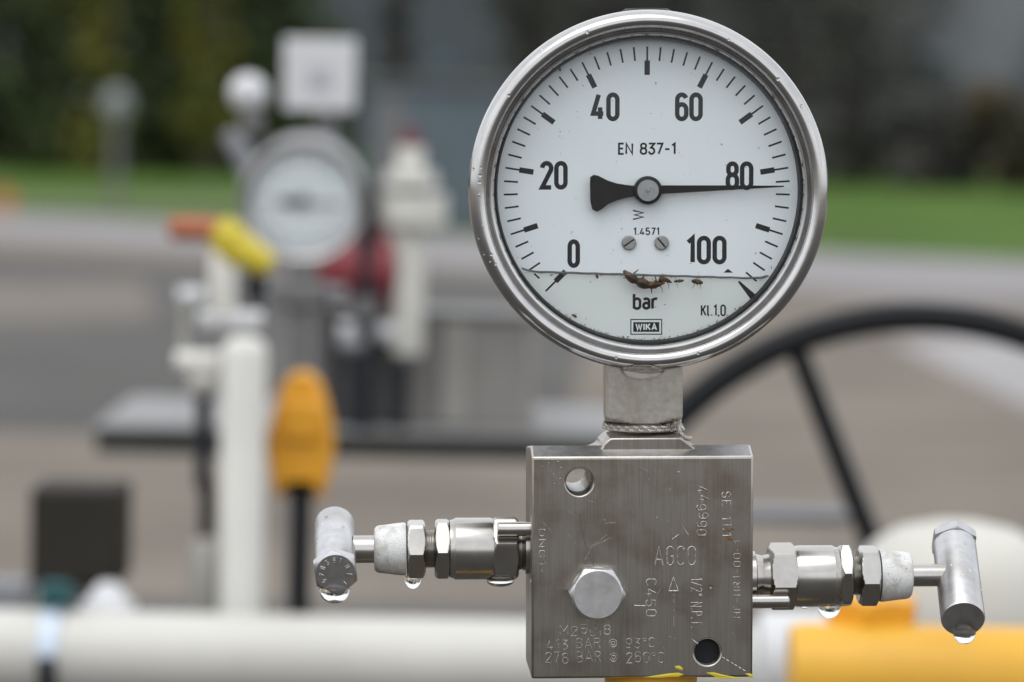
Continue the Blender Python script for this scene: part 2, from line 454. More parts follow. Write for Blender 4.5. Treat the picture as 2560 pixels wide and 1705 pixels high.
# ------------------------------------------------------------------ trees
def leaf_cloud(mb, c, rx, rz, n, size, r):
    for _ in range(int(n * 1.7)):
        u = r.random() ** 0.45
        th, ph = r.uniform(0, 6.283), math.acos(r.uniform(-1, 1))
        p = Vector((c[0] + rx * u * math.sin(ph) * math.cos(th), c[1] + rx * u * math.sin(ph) * math.sin(th), c[2] + rz * u * math.cos(ph)))
        q = Matrix.Rotation(r.uniform(0, 6.28), 3, 'Z') @ Matrix.Rotation(r.uniform(0.2, 1.5), 3, 'X')
        s = size * .8 * r.uniform(0.6, 1.5)
        vs = [p + q @ Vector(v) * s for v in ((-.5, -.2, 0), (.1, -.42, .1), (.6, .05, 0), (.1, .4, .12), (-.4, .25, 0))]
        mb.add(vs, [(0, 1, 2, 3, 4)])
def make_tree(kind, h, w, r):
    crown, trunk = MB(), MB()
    if kind == 'spruce':
        trunk.tube([(0, 0, 0), (0.03, 0, h * .4), (0, 0.02, h * .98)], [0.20, 0.14, 0.02], 10)
        lv = 15
        for i in range(lv):
            t = i / (lv - 1)
            rad = w * (1 - t) ** 0.8 * r.uniform(.85, 1.1) + 0.15
            z = 0.35 + t * (h - 0.5)
            nb = max(4, int(11 * (1 - t)))
            for k in range(nb):
                a = 6.283 * (k + r.random() * .7) / nb
                for q in (0.35, 0.7, 1.0):
                    leaf_cloud(crown, (math.cos(a) * rad * q, math.sin(a) * rad * q, z - 0.25 * q * rad), 0.42, 0.28, 14, 0.22, r)
            if i < lv - 2:
                for k in range(3):
                    a = 6.283 * r.random()
                    trunk.tube([(0, 0, z), (math.cos(a) * rad * .7, math.sin(a) * rad * .7, z - .12)], [0.035, 0.01], 5)
    else:
        bare = kind == 'bare'
        trunk.tube([(0, 0, 0), (0.06, 0.03, h * .3), (-.03, 0, h * .6), (0.05, 0, h * .9)], [0.19, 0.15, 0.10, 0.03], 10)
        for k in range(26 if bare else 20):
            z0 = h * r.uniform(.10, .75); a = r.uniform(0, 6.283); L = w * r.uniform(.5, 1.05)
            tip = Vector((math.cos(a) * L, math.sin(a) * L, z0 + h * r.uniform(.02, .25)))
            mid = Vector((math.cos(a) * L * .5, math.sin(a) * L * .5, z0 + h * .06))
            trunk.tube([(0, 0, z0), mid, tip], [0.06, 0.035, 0.008], 6)
            for q in (mid, tip, (mid + tip) / 2, mid * .6 + tip * .1):
                leaf_cloud(crown, q, w * .34, w * .34, 22 if bare else 46, 0.15 if bare else 0.19, r)
        for k in range(16):                       # low shoots and undergrowth that belong to the tree
            a = r.uniform(0, 6.283); L = w * r.uniform(.2, 1.0)
            leaf_cloud(crown, (math.cos(a) * L, math.sin(a) * L, r.uniform(.25, 1.3)), w * .3, .45, 34, 0.18, r)
    return crown, trunk
def plant_tree(name, kind, mat, loc, h, w, label, cat='tree', group='trees behind the lawn'):
    t = thing(name, label, cat, Vector(loc), group)
    c, k = make_tree(kind, h, w, random.Random(int(loc[0] * 97 + loc[1] * 13 + 5000)))
    c.build('crown', mat, t, smooth=0)
    k.build('trunk', M_BARK, t)
    return t
def at_row(dx, y):
    q = ray(dx, 430); return Vector((q.x / q.y * y, y, 0))
TREES = [
    ('spruce_tree', 'spruce', 0, -20, 66, 9.0, 2.0, 'dark green spruce at the far end of the tree row, by the lamp side'),
    ('broadleaf_tree', 'leafy', 1, 225, 63, 8.0, 0.50, 'olive yellow tree standing just behind the lamp post'),
    ('spruce_tree', 'spruce', 0, 340, 66, 9.5, 1.9, 'dark green spruce between two olive yellow trees'),
    ('broadleaf_tree', 'leafy', 1, 478, 63, 8.0, 0.62, 'olive yellow tree behind the small white ball'),
    ('spruce_tree', 'spruce', 0, 610, 66, 8.5, 1.7, 'dark green spruce behind the white square sign'),
    ('bare_tree', 'bare', 2, 905, 72, 7.5, 0.45, 'narrow grey brown tree rising above the blue grey cabinet'),
    ('bare_tree', 'bare', 2, 1205, 68, 9.0, 1.5, 'grey brown tree partly hidden by the big gauge at its cabinet side'),
    ('bare_tree', 'bare', 2, 1420, 70, 9.0, 1.8, 'grey brown tree mostly hidden behind the big gauge'),
    ('bare_tree', 'bare', 2, 1690, 67, 9.0, 1.8, 'grey brown tree behind the number side of the big gauge'),
    ('bare_tree', 'bare', 2, 1930, 66, 8.5, 1.6, 'dark grey brown tree just beside the rim of the big gauge'),
    ('bare_tree', 'bare', 2, 2140, 67, 2.3, 1.3, 'low dark bush below the pale grey wall patch'),
    ('broadleaf_tree', 'leafy', 3, 2345, 65, 2.1, 1.0, 'low rusty orange autumn bush at the lawn edge'),
    ('spruce_tree', 'spruce', 0, -330, 67, 9.0, 2.0, 'dark spruce beyond the frame edge past the lamp post'),
    ('bare_tree', 'bare', 2, 2600, 67, 8.0, 1.6, 'grey brown tree beyond the rusty autumn bush'),
]
BACK = [(-140, 0), (70, 1), (235, 0), (400, 1), (540, 0), (1270, 2), (1390, 2), (1560, 2), (1820, 2), (1990, 2)]
for i, (dx, mi) in enumerate(BACK):
    where = ['far to the lamp side', 'behind the lamp post gap', 'behind the lamp and the white ball', 'behind the gap before the white ball',
             'behind the ball and the sign', 'right behind the blue grey cabinet', 'behind the big gauge, cabinet side', 'behind the middle of the big gauge',
             'behind the big gauge, needle tip side', 'between the big gauge and the pale wall patch'][i]
    kind = ['spruce', 'leafy', 'bare'][mi]
    TREES.append((('spruce_tree', 'broadleaf_tree', 'bare_tree')[mi], kind, mi, dx, 76 + (i % 3), 8.5, 2.0,
                  ('back row dark spruce ', 'back row olive tree ', 'back row grey brown tree ')[mi] + where))
for nm, kd, mi, dx, y, h, w, lb in TREES:
    plant_tree(nm, kd, M_LEAF[mi], at_row(dx, y), h, w, lb, 'bush' if h < 3 else 'tree')

w = MB(); rw = random.Random(3)
for sgn in (-1, 1):
    for i in range(70):
        x = sgn * rw.uniform(12.5, 75); y = rw.uniform(70, 84); hh = rw.uniform(5.5, 9)
        for q in range(5):
            leaf_cloud(w, (x + rw.uniform(-.6, .6), y, hh * (q + .5) / 5), 1.9 - .25 * q, hh * .16, 42, .42, rw)
wo = w.build('woodland', M_LEAF[0], None, smooth=0); wo['kind'] = 'stuff'; wo['label'] = 'dark woodland edge running on beyond the tree row'; wo['category'] = 'woodland'

# far sheds behind the trees
def shed(name, dx0, dx1, y, h, mat, label):
    a, b = at_row(dx0, y), at_row(dx1, y)
    c = (a + b) / 2; w = (b - a).length; dp = 8.0
    t = thing(name, label, 'building', Vector((c.x, y + dp / 2, 0)))
    m = MB(); m.box((0, 0, h / 2), (w, dp, h)); m.build('wall', mat, t, smooth=0)
    r = MB(); hw, hd = w / 2 + .3, dp / 2 + .3
    r.add([(-hw, -hd, h), (hw, -hd, h), (hw, hd, h), (-hw, hd, h), (-hw, 0, h + 1.6), (hw, 0, h + 1.6)],
          [(0, 1, 5, 4), (2, 3, 4, 5), (0, 4, 3), (1, 2, 5), (3, 2, 1, 0)])
    r.build('roof', M_WALLD, t, smooth=0)
    for i in range(max(2, int(w / 3))):
        x = -w / 2 + (i + .5) * w / max(2, int(w / 3))
        f = MB(); f.box((x, -dp / 2 - .03, 2.6), (1.1, .06, .9)); fr = f.build('window', M_WALLD, t, smooth=0)
        g = MB(); g.box((x, -dp / 2 - .065, 2.6), (.95, .012, .75)); g.build('pane', M_CABINET, fr, smooth=0)
    return t
shed('grey_shed', 560, 2080, 92, 6.5, M_WALL, 'long grey shed seen through the gap behind the white sign')
shed('pale_shed', 2010, 3000, 96, 7.0, M_WALLR, 'pale grey shed behind the dark bush beside the big gauge')

# ------------------------------------------------------------------ a stroke alphabet for dial print and stamped marks
def arc(cx, cy, rx, ry, a0, a1, n=14):
    return [(cx + rx * math.cos(R(a0 + (a1 - a0) * i / n)), cy + ry * math.sin(R(a0 + (a1 - a0) * i / n))) for i in range(n + 1)]
def stad(x0, y0, x1, y1):
    r = (x1 - x0) / 2; cx = (x0 + x1) / 2
    return ('c', arc(cx, y1 - r, r, r, 0, 180) + arc(cx, y0 + r, r, r, 180, 360))
W_ = .42
GL = {
 '0': (W_, [stad(0, 0, W_, 1)]),
 '1': (.22, [('o', [(0, .82), (.2, 1), (.2, 0)])]),
 '2': (W_, [('o', arc(.21, .79, .21, .21, 175, -28) + [(0, 0), (W_, 0)])]),
 '3': (W_, [('o', [(0, 1), (W_, 1), (.16, .60)] + arc(.21, .29, .21, .29, 85, -170))]),
 '4': (.48, [('o', [(.26, 1), (0, .22), (.48, .22)]), ('o', [(.33, .48), (.33, 0)])]),
 '5': (W_, [('o', [(.40, 1), (.03, 1), (.02, .56)] + arc(.21, .31, .21, .30, 125, -165))]),
 '6': (W_, [stad(0, 0, W_, .60), ('o', [(0, .3), (0, .79)] + arc(.21, .79, .21, .21, 180, 20))]),
 '7': (W_, [('o', [(0, 1), (W_, 1), (.13, 0)])]),
 '8': (W_, [stad(0, 0, W_, .54), stad(.02, .54, .40, 1)]),
 '9': (W_, [stad(0, .40, W_, 1), ('o', [(W_, .7), (W_, .21)] + arc(.21, .21, .21, .21, 0, -160))]),
 'A': (.50, [('o', [(0, 0), (.25, 1), (.50, 0)]), ('o', [(.09, .30), (.41, .30)])]),
 'B': (W_, [('o', [(0, 0), (0, 1), (.22, 1)] + arc(.2, .77, .2, .23, 80, -80) + [(0, .54)]), ('o', [(.2, .54)] + arc(.2, .27, .22, .27, 85, -85) + [(0, 0)])]),
 'C': (W_, [('o', arc(.21, .78, .21, .22, 15, 180) + arc(.21, .22, .21, .22, 180, 345))]),
 'D': (W_, [('c', [(0, 0), (0, 1), (.18, 1)] + arc(.18, .72, .24, .28, 85, 0) + arc(.18, .28, .24, .28, 0, -85) + [(.18, 0)])]),
 'E': (.36, [('o', [(.36, 1), (0, 1), (0, 0), (.36, 0)]), ('o', [(0, .52), (.31, .52)])]),
 'G': (W_, [('o', arc(.21, .78, .21, .22, 15, 180) + arc(.21, .22, .21, .22, 180, 360) + [(W_, .48), (.24, .48)])]),
 'H': (W_, [('o', [(0, 0), (0, 1)]), ('o', [(W_, 0), (W_, 1)]), ('o', [(0, .5), (W_, .5)])]),
 'I': (.06, [('o', [(.03, 0), (.03, 1)])]),
 'K': (.44, [('o', [(0, 0), (0, 1)]), ('o', [(.42, 1), (.05, .46)]), ('o', [(.15, .58), (.44, 0)])]),
 'L': (.36, [('o', [(0, 1), (0, 0), (.36, 0)])]),
 'M': (.55, [('o', [(0, 0), (0, 1), (.275, .35), (.55, 1), (.55, 0)])]),
 'N': (.46, [('o', [(0, 0), (0, 1), (.46, 0), (.46, 1)])]),
 'O': (.46, [stad(0, 0, .46, 1)]),
 'P': (W_, [('o', [(0, 0), (0, 1), (.2, 1)] + arc(.2, .74, .22, .26, 85, -85) + [(0, .48)])]),
 'R': (W_, [('o', [(0, 0), (0, 1), (.2, 1)] + arc(.2, .76, .21, .24, 85, -85) + [(0, .52)]), ('o', [(.2, .52), (W_, 0)])]),
 'S': (W_, [('o', arc(.21, .76, .21, .24, 20, 250) + arc(.21, .26, .21, .26, 70, -160))]),
 'T': (.44, [('o', [(0, 1), (.44, 1)]), ('o', [(.22, 1), (.22, 0)])]),
 'U': (W_, [('o', [(0, 1), (0, .21)] + arc(.21, .21, .21, .21, 180, 360) + [(W_, 1)])]),
 'W': (.66, [('o', [(0, 1), (.17, 0), (.33, .85), (.49, 0), (.66, 1)])]),
 'b': (.38, [('o', [(0, 0), (0, 1)]), stad(0, 0, .38, .68)]),
 'a': (.36, [('o', arc(.18, .52, .18, .16, 150, 0) + [(.36, 0)]), ('c', arc(.18, .20, .18, .19, 0, 345, 18))]),
 'r': (.25, [('o', [(0, 0), (0, .70)]), ('o', [(0, .45)] + arc(.2, .48, .2, .2, 160, 60))]),
 'l': (.14, [('o', [(0, 1), (0, .12), (.05, .02), (.14, 0)])]),
 '.': (.08, [('o', [(.04, -.02), (.04, .09)])]),
 ',': (.08, [('o', [(.05, .08), (.02, -.12)])]),
 '-': (.34, [('o', [(0, .46), (.34, .46)])]),
 '/': (.40, [('o', [(0, 0), (.40, 1)])]),
 '"': (.20, [('o', [(.03, 1), (.03, .75)]), ('o', [(.17, 1), (.17, .75)])]),
 '@': (.60, [('c', arc(.3, .5, .3, .42, 0, 345, 20)), ('c', arc(.3, .5, .14, .2, 0, 345, 14))]),
 'o': (.24, [('c', arc(.12, .82, .12, .15, 0, 340, 14))]),
 ' ': (.25, []),
}
def ribbon(mb, pts, w, closed, put, z, peak=0.0):
    """flat stroke (or a low ridge when peak > 0); put(x, y, height) -> point"""
    pts = [Vector((p[0], p[1])) for p in pts]
    q = [pts[0]]
    for p in pts[1:]:
        if (p - q[-1]).length > 1e-7: q.append(p)
    if closed and (q[0] - q[-1]).length < 1e-7: q.pop()
    n = len(q)
    L, C, Rr = [], [], []
    for i in range(n):
        a = q[i - 1] if (i > 0 or closed) else None
        b = q[(i + 1) % n] if (i < n - 1 or closed) else None
        d0 = (q[i] - a).normalized() if a is not None else None
        d1 = (b - q[i]).normalized() if b is not None else None
        d0 = d0 or d1; d1 = d1 or d0
        n0, n1 = Vector((-d0.y, d0.x)), Vector((-d1.y, d1.x))
        m = n0 + n1
        m = m.normalized() if m.length > 1e-4 else n0
        k = w / 2 / max(0.45, m.dot(n0))
        L.append(q[i] + m * k); Rr.append(q[i] - m * k); C.append(q[i])
    vs, fs = [], []
    for i in range(n):
        vs += [put(L[i].x, L[i].y, z), put(C[i].x, C[i].y, z + peak), put(Rr[i].x, Rr[i].y, z)]
    for i in range(n if closed else n - 1):
        j = (i + 1) % n
        fs += [(3 * i, 3 * i + 1, 3 * j + 1, 3 * j), (3 * i + 1, 3 * i + 2, 3 * j + 2, 3 * j + 1)]
    mb.add(vs, fs)
def text_width(s, h, gap):
    return sum(GL[c][0] for c in s) * h + gap * h * (len(s) - 1)
def text(mb, s, cx, cy, outer_h, stroke, put, z, gap=.2, width=None, rot=0.0, peak=0.0, wob=0.0):
    """centred text; outer_h = cap height with stroke"""
    h = outer_h - stroke
    w = text_width(s, h, gap)
    sx = ((width - stroke) / w) if width else 1.0
    x = -w * sx / 2
    ca, sa = math.cos(rot), math.sin(rot)
    i = 0
    for c in s:
        gw, st = GL[c]
        dz = rnd.uniform(-wob, wob)
        for kind, pl in st:
            pp = [(x + px * h * sx, (py - .5) * h + dz) for px, py in pl]
            pp = [(cx + a * ca - b * sa, cy + a * sa + b * ca) for a, b in pp]
            ribbon(mb, pp, stroke, kind == 'c', put, z + i * 4e-6, peak)
            i = (i + 1) % 6
        x += (gw + gap) * h * sx

# ------------------------------------------------------------------ manifold block (in focus)
mm = 0.001
KB = K(0.98)
RM = (Matrix.Rotation(R(2.8), 4, 'Z') @ Matrix.Rotation(R(-1.2), 4, 'Y'))
org = P(1477, 1305, 0.98) - RM.to_3x3() @ Vector((0, -.016, .032))
MMW = Matrix.Translation(org) @ RM
manifold = thing('valve_manifold', 'square stainless steel manifold block with two T-handle needle valves under the big gauge', 'valve manifold', MMW)
MMI = MMW.inverted()
def L(dx, dy, ly):
    o = MMI @ Vector((0, 0, CAM_H)); r = MMI.to_3x3() @ ray(dx, dy)
    return o + r * ((ly - o.y) / r.y)

BW, BD, BH = 0.0319, 0.016, 0.0640
h_ul = L(1332, 1108, -BD); h_lr = L(1626, 1499, -BD)
def bool_block():
    m = MB()
    prof = [(-BD, 0), (BD, 0), (BD, BH), (-.0085, BH + .0026), (-BD, BH)]       # the top falls away to the front and the back
    m.add([(-BW, y, z) for y, z in prof] + [(BW, y, z) for y, z in prof], [(0, 1, 2, 3, 4), (9, 8, 7, 6, 5)] + [(i, (i + 1) % 5, 5 + (i + 1) % 5, 5 + i) for i in range(5)])
    o = m.build('block', M_BLOCK, None, smooth=0)
    bm = bmesh.new(); bm.from_mesh(o.data)
    bmesh.ops.bevel(bm, geom=[e for e in bm.edges if e.calc_face_angle(0) > .9], offset=0.0007, segments=2, profile=0.6, affect='EDGES')
    bm.to_mesh(o.data); bm.free()
    cut = MB()
    for q, r, through in ((h_ul, .0038, True), (h_lr, .0037, False)):
        c = .0006
        far = .03 if through else .020
        prof = [(0, -.01), (r + c + .01, -.01), (r + c, 0), (r, c), (r, far + .01), (0, far + .01)]
        cut.lathe(prof, frame((q.x, -BD - .00001, q.z), (0, 1, 0)), 48)
    c = cut.build('cutter', M_BLOCK, None, smooth=0)
    md = o.modifiers.new('holes', 'BOOLEAN'); md.operation = 'DIFFERENCE'; md.object = c; md.solver = 'EXACT'
    dg = bpy.context.evaluated_depsgraph_get()
    me = bpy.data.meshes.new_from_object(o.evaluated_get(dg))
    o.modifiers.clear(); old = o.data; o.data = me; me.name = 'block'
    bpy.data.objects.remove(c); bpy.data.meshes.remove(old)
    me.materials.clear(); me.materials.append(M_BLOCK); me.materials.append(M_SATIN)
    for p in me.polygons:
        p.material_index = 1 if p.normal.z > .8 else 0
    for p in me.polygons: p.use_smooth = len(p.vertices) == 4 and p.area < 1e-4
    o.parent = manifold
    return o
bool_block()
# raised boss on the block's top that takes the gauge thread
ZT = BH
bxc = L(1478, 1010, 0).x
prof = []
for i in range(9):                       # filleted shoulder, left side bottom to top
    a = i / 8 * math.pi / 2
    prof.append((-.0205 + .0080 * math.sin(a), .0042 * (1 - math.cos(a)) * .72))
prof += [(-.0108, .0046), (-.0100, .0050), (.0100, .0050), (.0108, .0044), (.0150, .0012), (.0170, .0002)]
prof = [(-.0205, -.002)] + prof + [(.0170, -.002)]
b = MB(); n = len(prof)
for y0, y1 in ((-.0112, .0112),):
    b.add([(bxc + x, y0, ZT + z) for x, z in prof] + [(bxc + x, y1, ZT + z) for x, z in prof],
          [tuple(range(n)), tuple(range(2 * n - 1, n - 1, -1))] + [(i, (i + 1) % n, n + (i + 1) % n, n + i) for i in range(n)])
b.build('boss', M_BLOCK, manifold, smooth=30, bevel=.0005)
# black disc painting in the shade deep in the lower hole, then edge flecks
b = MB(); b.lathe([(0, 0), (.0036, 0), (.0036, .004), (0, .004)], frame((h_lr.x, -BD + .0026, h_lr.z), (0, 1, 0)), 32); b.build('hole_shade', M_GASKET, manifold)
pm = MB()  # yellow reflections by the lower edge, laid on as flat flecks
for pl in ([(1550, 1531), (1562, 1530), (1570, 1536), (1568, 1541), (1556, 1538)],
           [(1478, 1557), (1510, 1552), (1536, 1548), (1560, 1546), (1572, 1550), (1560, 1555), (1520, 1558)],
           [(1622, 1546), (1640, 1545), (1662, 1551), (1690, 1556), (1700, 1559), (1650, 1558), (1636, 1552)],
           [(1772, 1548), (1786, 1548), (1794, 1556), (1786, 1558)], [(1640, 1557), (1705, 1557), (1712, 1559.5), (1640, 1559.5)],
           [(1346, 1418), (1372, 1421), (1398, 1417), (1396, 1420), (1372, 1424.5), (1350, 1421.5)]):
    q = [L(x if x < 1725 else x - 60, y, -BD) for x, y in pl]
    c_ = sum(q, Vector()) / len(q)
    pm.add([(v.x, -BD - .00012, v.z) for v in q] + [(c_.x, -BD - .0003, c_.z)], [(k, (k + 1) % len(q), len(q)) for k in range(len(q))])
pm.build('reflection_fleck', M_YELLOW, manifold, smooth=0)
# hex plug on the front face
pc = L(1371, 1361, -BD)
b = MB()
b.hexnut(.0050, .0083, frame((pc.x, -BD - .0003, pc.z), (0, -1, 0)), ch0=False, ch1=True, rot=R(-3), slope=.62)
b.lathe([(.0074, 0), (.0074, .0006), (.0070, .0007), (0, .0007)], frame((pc.x, -BD, pc.z), (0, -1, 0)))
b.build('plug', M_SATIN, manifold, smooth=25)

# stamped writing on the front face
def put_front(x, y, h):
    return Vector((x, -BD - .00002 - h, y))
def FB(dx, dy):
    q = L(dx, dy, -BD); return q.x, q.z
eng, dim = 'M_MARK', 'M_MARKDIM'
def stamp(mb, s, dx, dy, hpx, wpx, rot=0, st=.00032, pk=.00007, wob=0.0, gap=.26):
    x, z = FB(dx, dy)
    which = M_MARK if mb == eng else M_MARKDIM
    mb = MB()
    text(mb, s, x, z, hpx * KB, st, put_front, 0.0, gap, wpx * KB, rot, pk, wob)
    mb.build('stamped_text', which, manifold, smooth=0)
stamp(eng, 'AGCO', 1552, 1278, 46, 96, st=.00042)
stamp(eng, 'C450', 1497, 1374, 25, 88, R(-90), wob=.0002)
stamp(eng, '1/2" N.P.T.', 1601, 1386, 27, 118, R(-90))
stamp(dim, '449990', 1615, 1175, 24, 116, R(-90), .00046, .00008, .0004)
stamp(dim, 'SE-11.1', 1671, 1182, 22, 104, R(-90), .00040, .00010, .0003)
stamp(dim, 'HE-HR1-00-1', 1694, 1332, 18, 180, R(90), .00034)
stamp(dim, 'DNG1-', 1246, 1268, 15, 104, R(-90), .0003)
stamp(dim, 'M25UI8', 1345, 1450, 24, 118, 0, .00034, .00005, .0004)
stamp(dim, '413 BAR @ 93oC', 1381, 1480, 24, 250, 0, .00032, .00005, .0003)
stamp(dim, '276 BAR @ 260oC', 1390, 1511, 26, 274, 0, .00032, .00005, .0003)
stamp(dim, '-I', 1560, 1228, 30, 40, R(35), .0003, .0001)
arrow = MB(); lines = MB()
def stroke(mb, pts, st, closed=False, pk=.00009, z=0):
    ribbon(mb, [FB(*p) for p in pts], st, closed, put_front, z, pk)
stroke(arrow, [(1538, 1358), (1548, 1328), (1559, 1358)], .00034, True)
stroke(arrow, [(1538, 1359), (1559, 1359)], .0006, z=5e-6)
for i in range(15):
    stroke(arrow, [(1549, 1366 + i * 5.0), (1549, 1369 + i * 5.0)], .00036)
stroke(lines, [(1458, 1392), (1484, 1393)], .0003)
stroke(lines, [(1590, 1470), (1604, 1480)], .0004)
for i in range(6):
    t = i / 6
    stroke(lines, [(1660 + 56 * t, 1511 + 34 * t), (1666 + 56 * t, 1514.5 + 34 * t)], .00045)
arrow.build('flow_arrow', M_MARK, manifold, smooth=0)
lines.build('scribed_line', M_MARK, manifold, smooth=0)
sc = MB()
stroke(sc, [(1333, 1180), (1335, 1205), (1342, 1240), (1352, 1270), (1364, 1298), (1368, 1312)], .00013, pk=0)
sc.build('scratch', M_SCRATCH, manifold, smooth=0)
fs_ = MB()                                # fine handling scratches
for i in range(46):
    x0, z0 = rnd.uniform(-.030, .030), rnd.uniform(.003, .061)
    a = rnd.choice([rnd.gauss(1.45, .25), rnd.uniform(0, 3.1)]); ln = rnd.uniform(.001, .006)
    ribbon(fs_, [(x0, z0), (x0 + ln * .5 * math.cos(a) + rnd.uniform(-.0002, .0002), z0 + ln * .5 * math.sin(a)), (x0 + ln * math.cos(a), z0 + ln * math.sin(a))] if abs(x0 + ln * math.cos(a)) < .031 and .001 < z0 + ln * math.sin(a) < .063 else [(x0, z0), (x0, z0 + .001)],
           rnd.uniform(.00005, .00012), False, put_front, 1e-6 * i, .00002)
fs_.build('scratch', M_MARKDIM, manifold, smooth=0)
ru = MB()
for dx, dy, a in ((1675, 1219, .00055), (1683, 1217, .0004), (1667, 1222, .0003), (1675, 1237, .0006), (1681, 1240, .0004), (1613, 1180, .0003), (1607, 1219, .0003)):
    x, z = FB(dx, dy)
    pts = [(x + a * rnd.uniform(.6, 1.2) * math.cos(k * .785), z + a * rnd.uniform(.6, 1.2) * math.sin(k * .785)) for k in range(8)]
    ru.add([put_front(px, pz, .00014) for px, pz in pts] + [put_front(x, z, .0003)], [(k, (k + 1) % 8, 8) for k in range(8)])
ru.build('rust_spot', M_RUST, manifold, smooth=0)

# ------------------------------------------------------------------ needle valves
def needle_valve(side):
    sgn = -1 if side == 'l' else 1
    if side == 'l':
        ax = L(1085, 1261, 0); X = {k: L(v, 1261, 0).x for k, v in dict(b=1213, n0=1194, a0=1191, a1=1131, c1=1037, f1=998, g0=978, n1=935, cap1=862, st1=812).items()}
        rr = dict(neck=.0066, A=.0100, cyl=.0090, fl=.0094, g=.0057, nut=.0090, stem=.0040)
    else:
        ax = L(1875, 1324, 0); X = {k: L(v, 1324, 0).x for k, v in dict(b=1735, n0=1764, a0=1766, a1=1828, c1=1922, f1=1956, g0=1972, n1=2018, cap1=2092, st1=2175).items()}
        rr = dict(neck=.0066, A=.0101, cyl=.0090, fl=.0100, g=.0057, nut=.0092, stem=.0033)
    z0, zd = ax.z, (sgn, 0, 0)
    x0 = sgn * BW
    def F(x): return frame((x, 0, z0), zd, (0, 0, 1))
    def ln(a, b_): return abs(X[b_] - X[a])
    v = MB()
    nl = abs(X['a0'] - x0)
    v.lathe([(0, -.0005), (.0074, -.0005), (.0074, nl * .35), (rr['neck'], nl * .40), (rr['neck'] * .92, nl * .7), (rr['neck'], nl + .0004), (0, nl + .0004)], F(x0), 48)
    v.hexnut(ln('a0', 'a1'), rr['A'], F(X['a0']), rot=R(44 if side == 'l' else 42))
    cl = ln('a1', 'c1')
    v.lathe([(0, -.0003), (rr['cyl'] * .97, -.0003), (rr['cyl'], .0006), (rr['cyl'], cl - .0012), (rr['cyl'] * .95, cl - .0005), (rr['cyl'] * .93, cl + .0004), (0, cl + .0004)], F(X['a1']), 64)
    v.hexnut(ln('c1', 'f1') - .0004, rr['fl'], F(X['c1'] + sgn * .0003), rot=R(30 if side == 'l' else 18))
    gl_ = ln('f1', 'n1')
    prof = [(0, -.0005)]
    nth = 4; g0 = ln('f1', 'g0') + .0002
    for i in range(nth):
        prof += [(rr['g'], g0 * i / nth), (rr['g'] * .93, g0 * (i + .5) / nth)]
    prof += [(rr['g'], g0), (rr['g'], gl_ * .9), (0, gl_ * .9)]
    v.lathe(prof, F(X['f1']), 48)
    valve = v.build('needle_valve', M_STEEL, manifold, smooth=25)
    m = MB(); m.hexnut(ln('g0', 'n1'), rr['nut'], F(X['g0']), rot=R(25 if side == 'l' else 37))
    m.build('lock_nut', M_STEEL, valve, smooth=25)
    cpl = ln('n1', 'cap1')
    m = MB()
    m.lathe([(0, 0), (.0075, 0), (.0077, .0005), (.0075, cpl * .30), (.0071, cpl * .62), (.0069, cpl * .84), (.0066, cpl * .93), (.0059, cpl * .985), (.0045, cpl), (0, cpl)], F(X['n1'] + sgn * .0003), 56)
    m.build('dust_cap', M_CAP, valve)
    m = MB()
    m.lathe([(0, -.002), (rr['stem'], -.002), (rr['stem'], ln('cap1', 'st1')), (0, ln('cap1', 'st1'))], F(X['cap1']), 40)
    m.build('stem', M_STEEL, valve)
    # T handle bar
    if side == 'l':
        f_ = L(771, 1306, -.0170); k_ = L(769, 1206, .0185); rb = .0059
    else:
        f_ = L(2214, 1424, -.0155); k_ = L(2194, 1254, .0150); rb = .0064
    axd = (f_ - k_); ln_ = axd.length; zdir = axd.normalized()
    Mb = frame(k_, zdir, (0, 0, 1))
    bar = MB()
    bar.lathe([(0, 0), (rb * .93, 0), (rb, .0006), (rb, ln_ - .0006), (rb * .95, ln_), (0, ln_)], Mb, 64)
    bar.build('handle', M_SATIN, valve)
    bolt = MB()
    if side == 'l':
        bolt.hexnut(.0040, .0068, frame(f_ + zdir * .0002, zdir, (0, 0, 1)), ch0=False, ch1=True, rot=R(8), slope=.6)
    else:
        bolt.hexnut(.0038, .0071, frame(k_ - zdir * .0002, -zdir, (0, 0, 1)), ch0=False, ch1=True, rot=R(4), slope=.6)
    hb = bolt.build('handle_bolt', M_SATIN, valve, smooth=25)
    if side == 'l':
        Mf = frame(f_ + zdir * .00425, zdir, (0, 0, 1))
        # frame x is up, y is leftwards as seen from the front
        def put_b(x, y, h): return Mf @ Vector((y, -x, h))
        tx = MB()
        for s, a0, a1 in (('52838', 215, 95), ('THE1', 70, -45)):
            for i, ch in enumerate(s):
                a = R(a0 + (a1 - a0) * i / (len(s) - 1))
                text(tx, ch, .0040 * math.cos(a), .0040 * math.sin(a), .0017, .00032, put_b, .00001, peak=.00012, rot=a - R(90))
        tx.build('bolt_marking', M_MARK, hb, smooth=0)
    # retaining pin beside the bonnet
    if side == 'l': pz, xa = L(1180, 1216, -.0085), (1143, 1222)
    else: pz, xa = L(1780, 1382, -.0085), (1731, 1815)
    pa, pb = L(xa[0], 1216, -.0085).x, L(xa[1], 1216, -.0085).x
    p0, p1 = (pb, pa) if side == 'l' else (pa, pb)
    pl = abs(p1 - p0)
    m = MB(); m.lathe([(0, -.001), (.00205, -.001), (.00205, pl - .0004), (.0017, pl), (0, pl)], frame((p0, -.0085, pz.z), zd), 32)
    m.build('retaining_pin', M_STEEL, manifold)
    return dict(f=f_, k=k_, rb=rb, z0=z0, X=X, rr=rr)
VL = needle_valve('l')
VR = needle_valve('r')

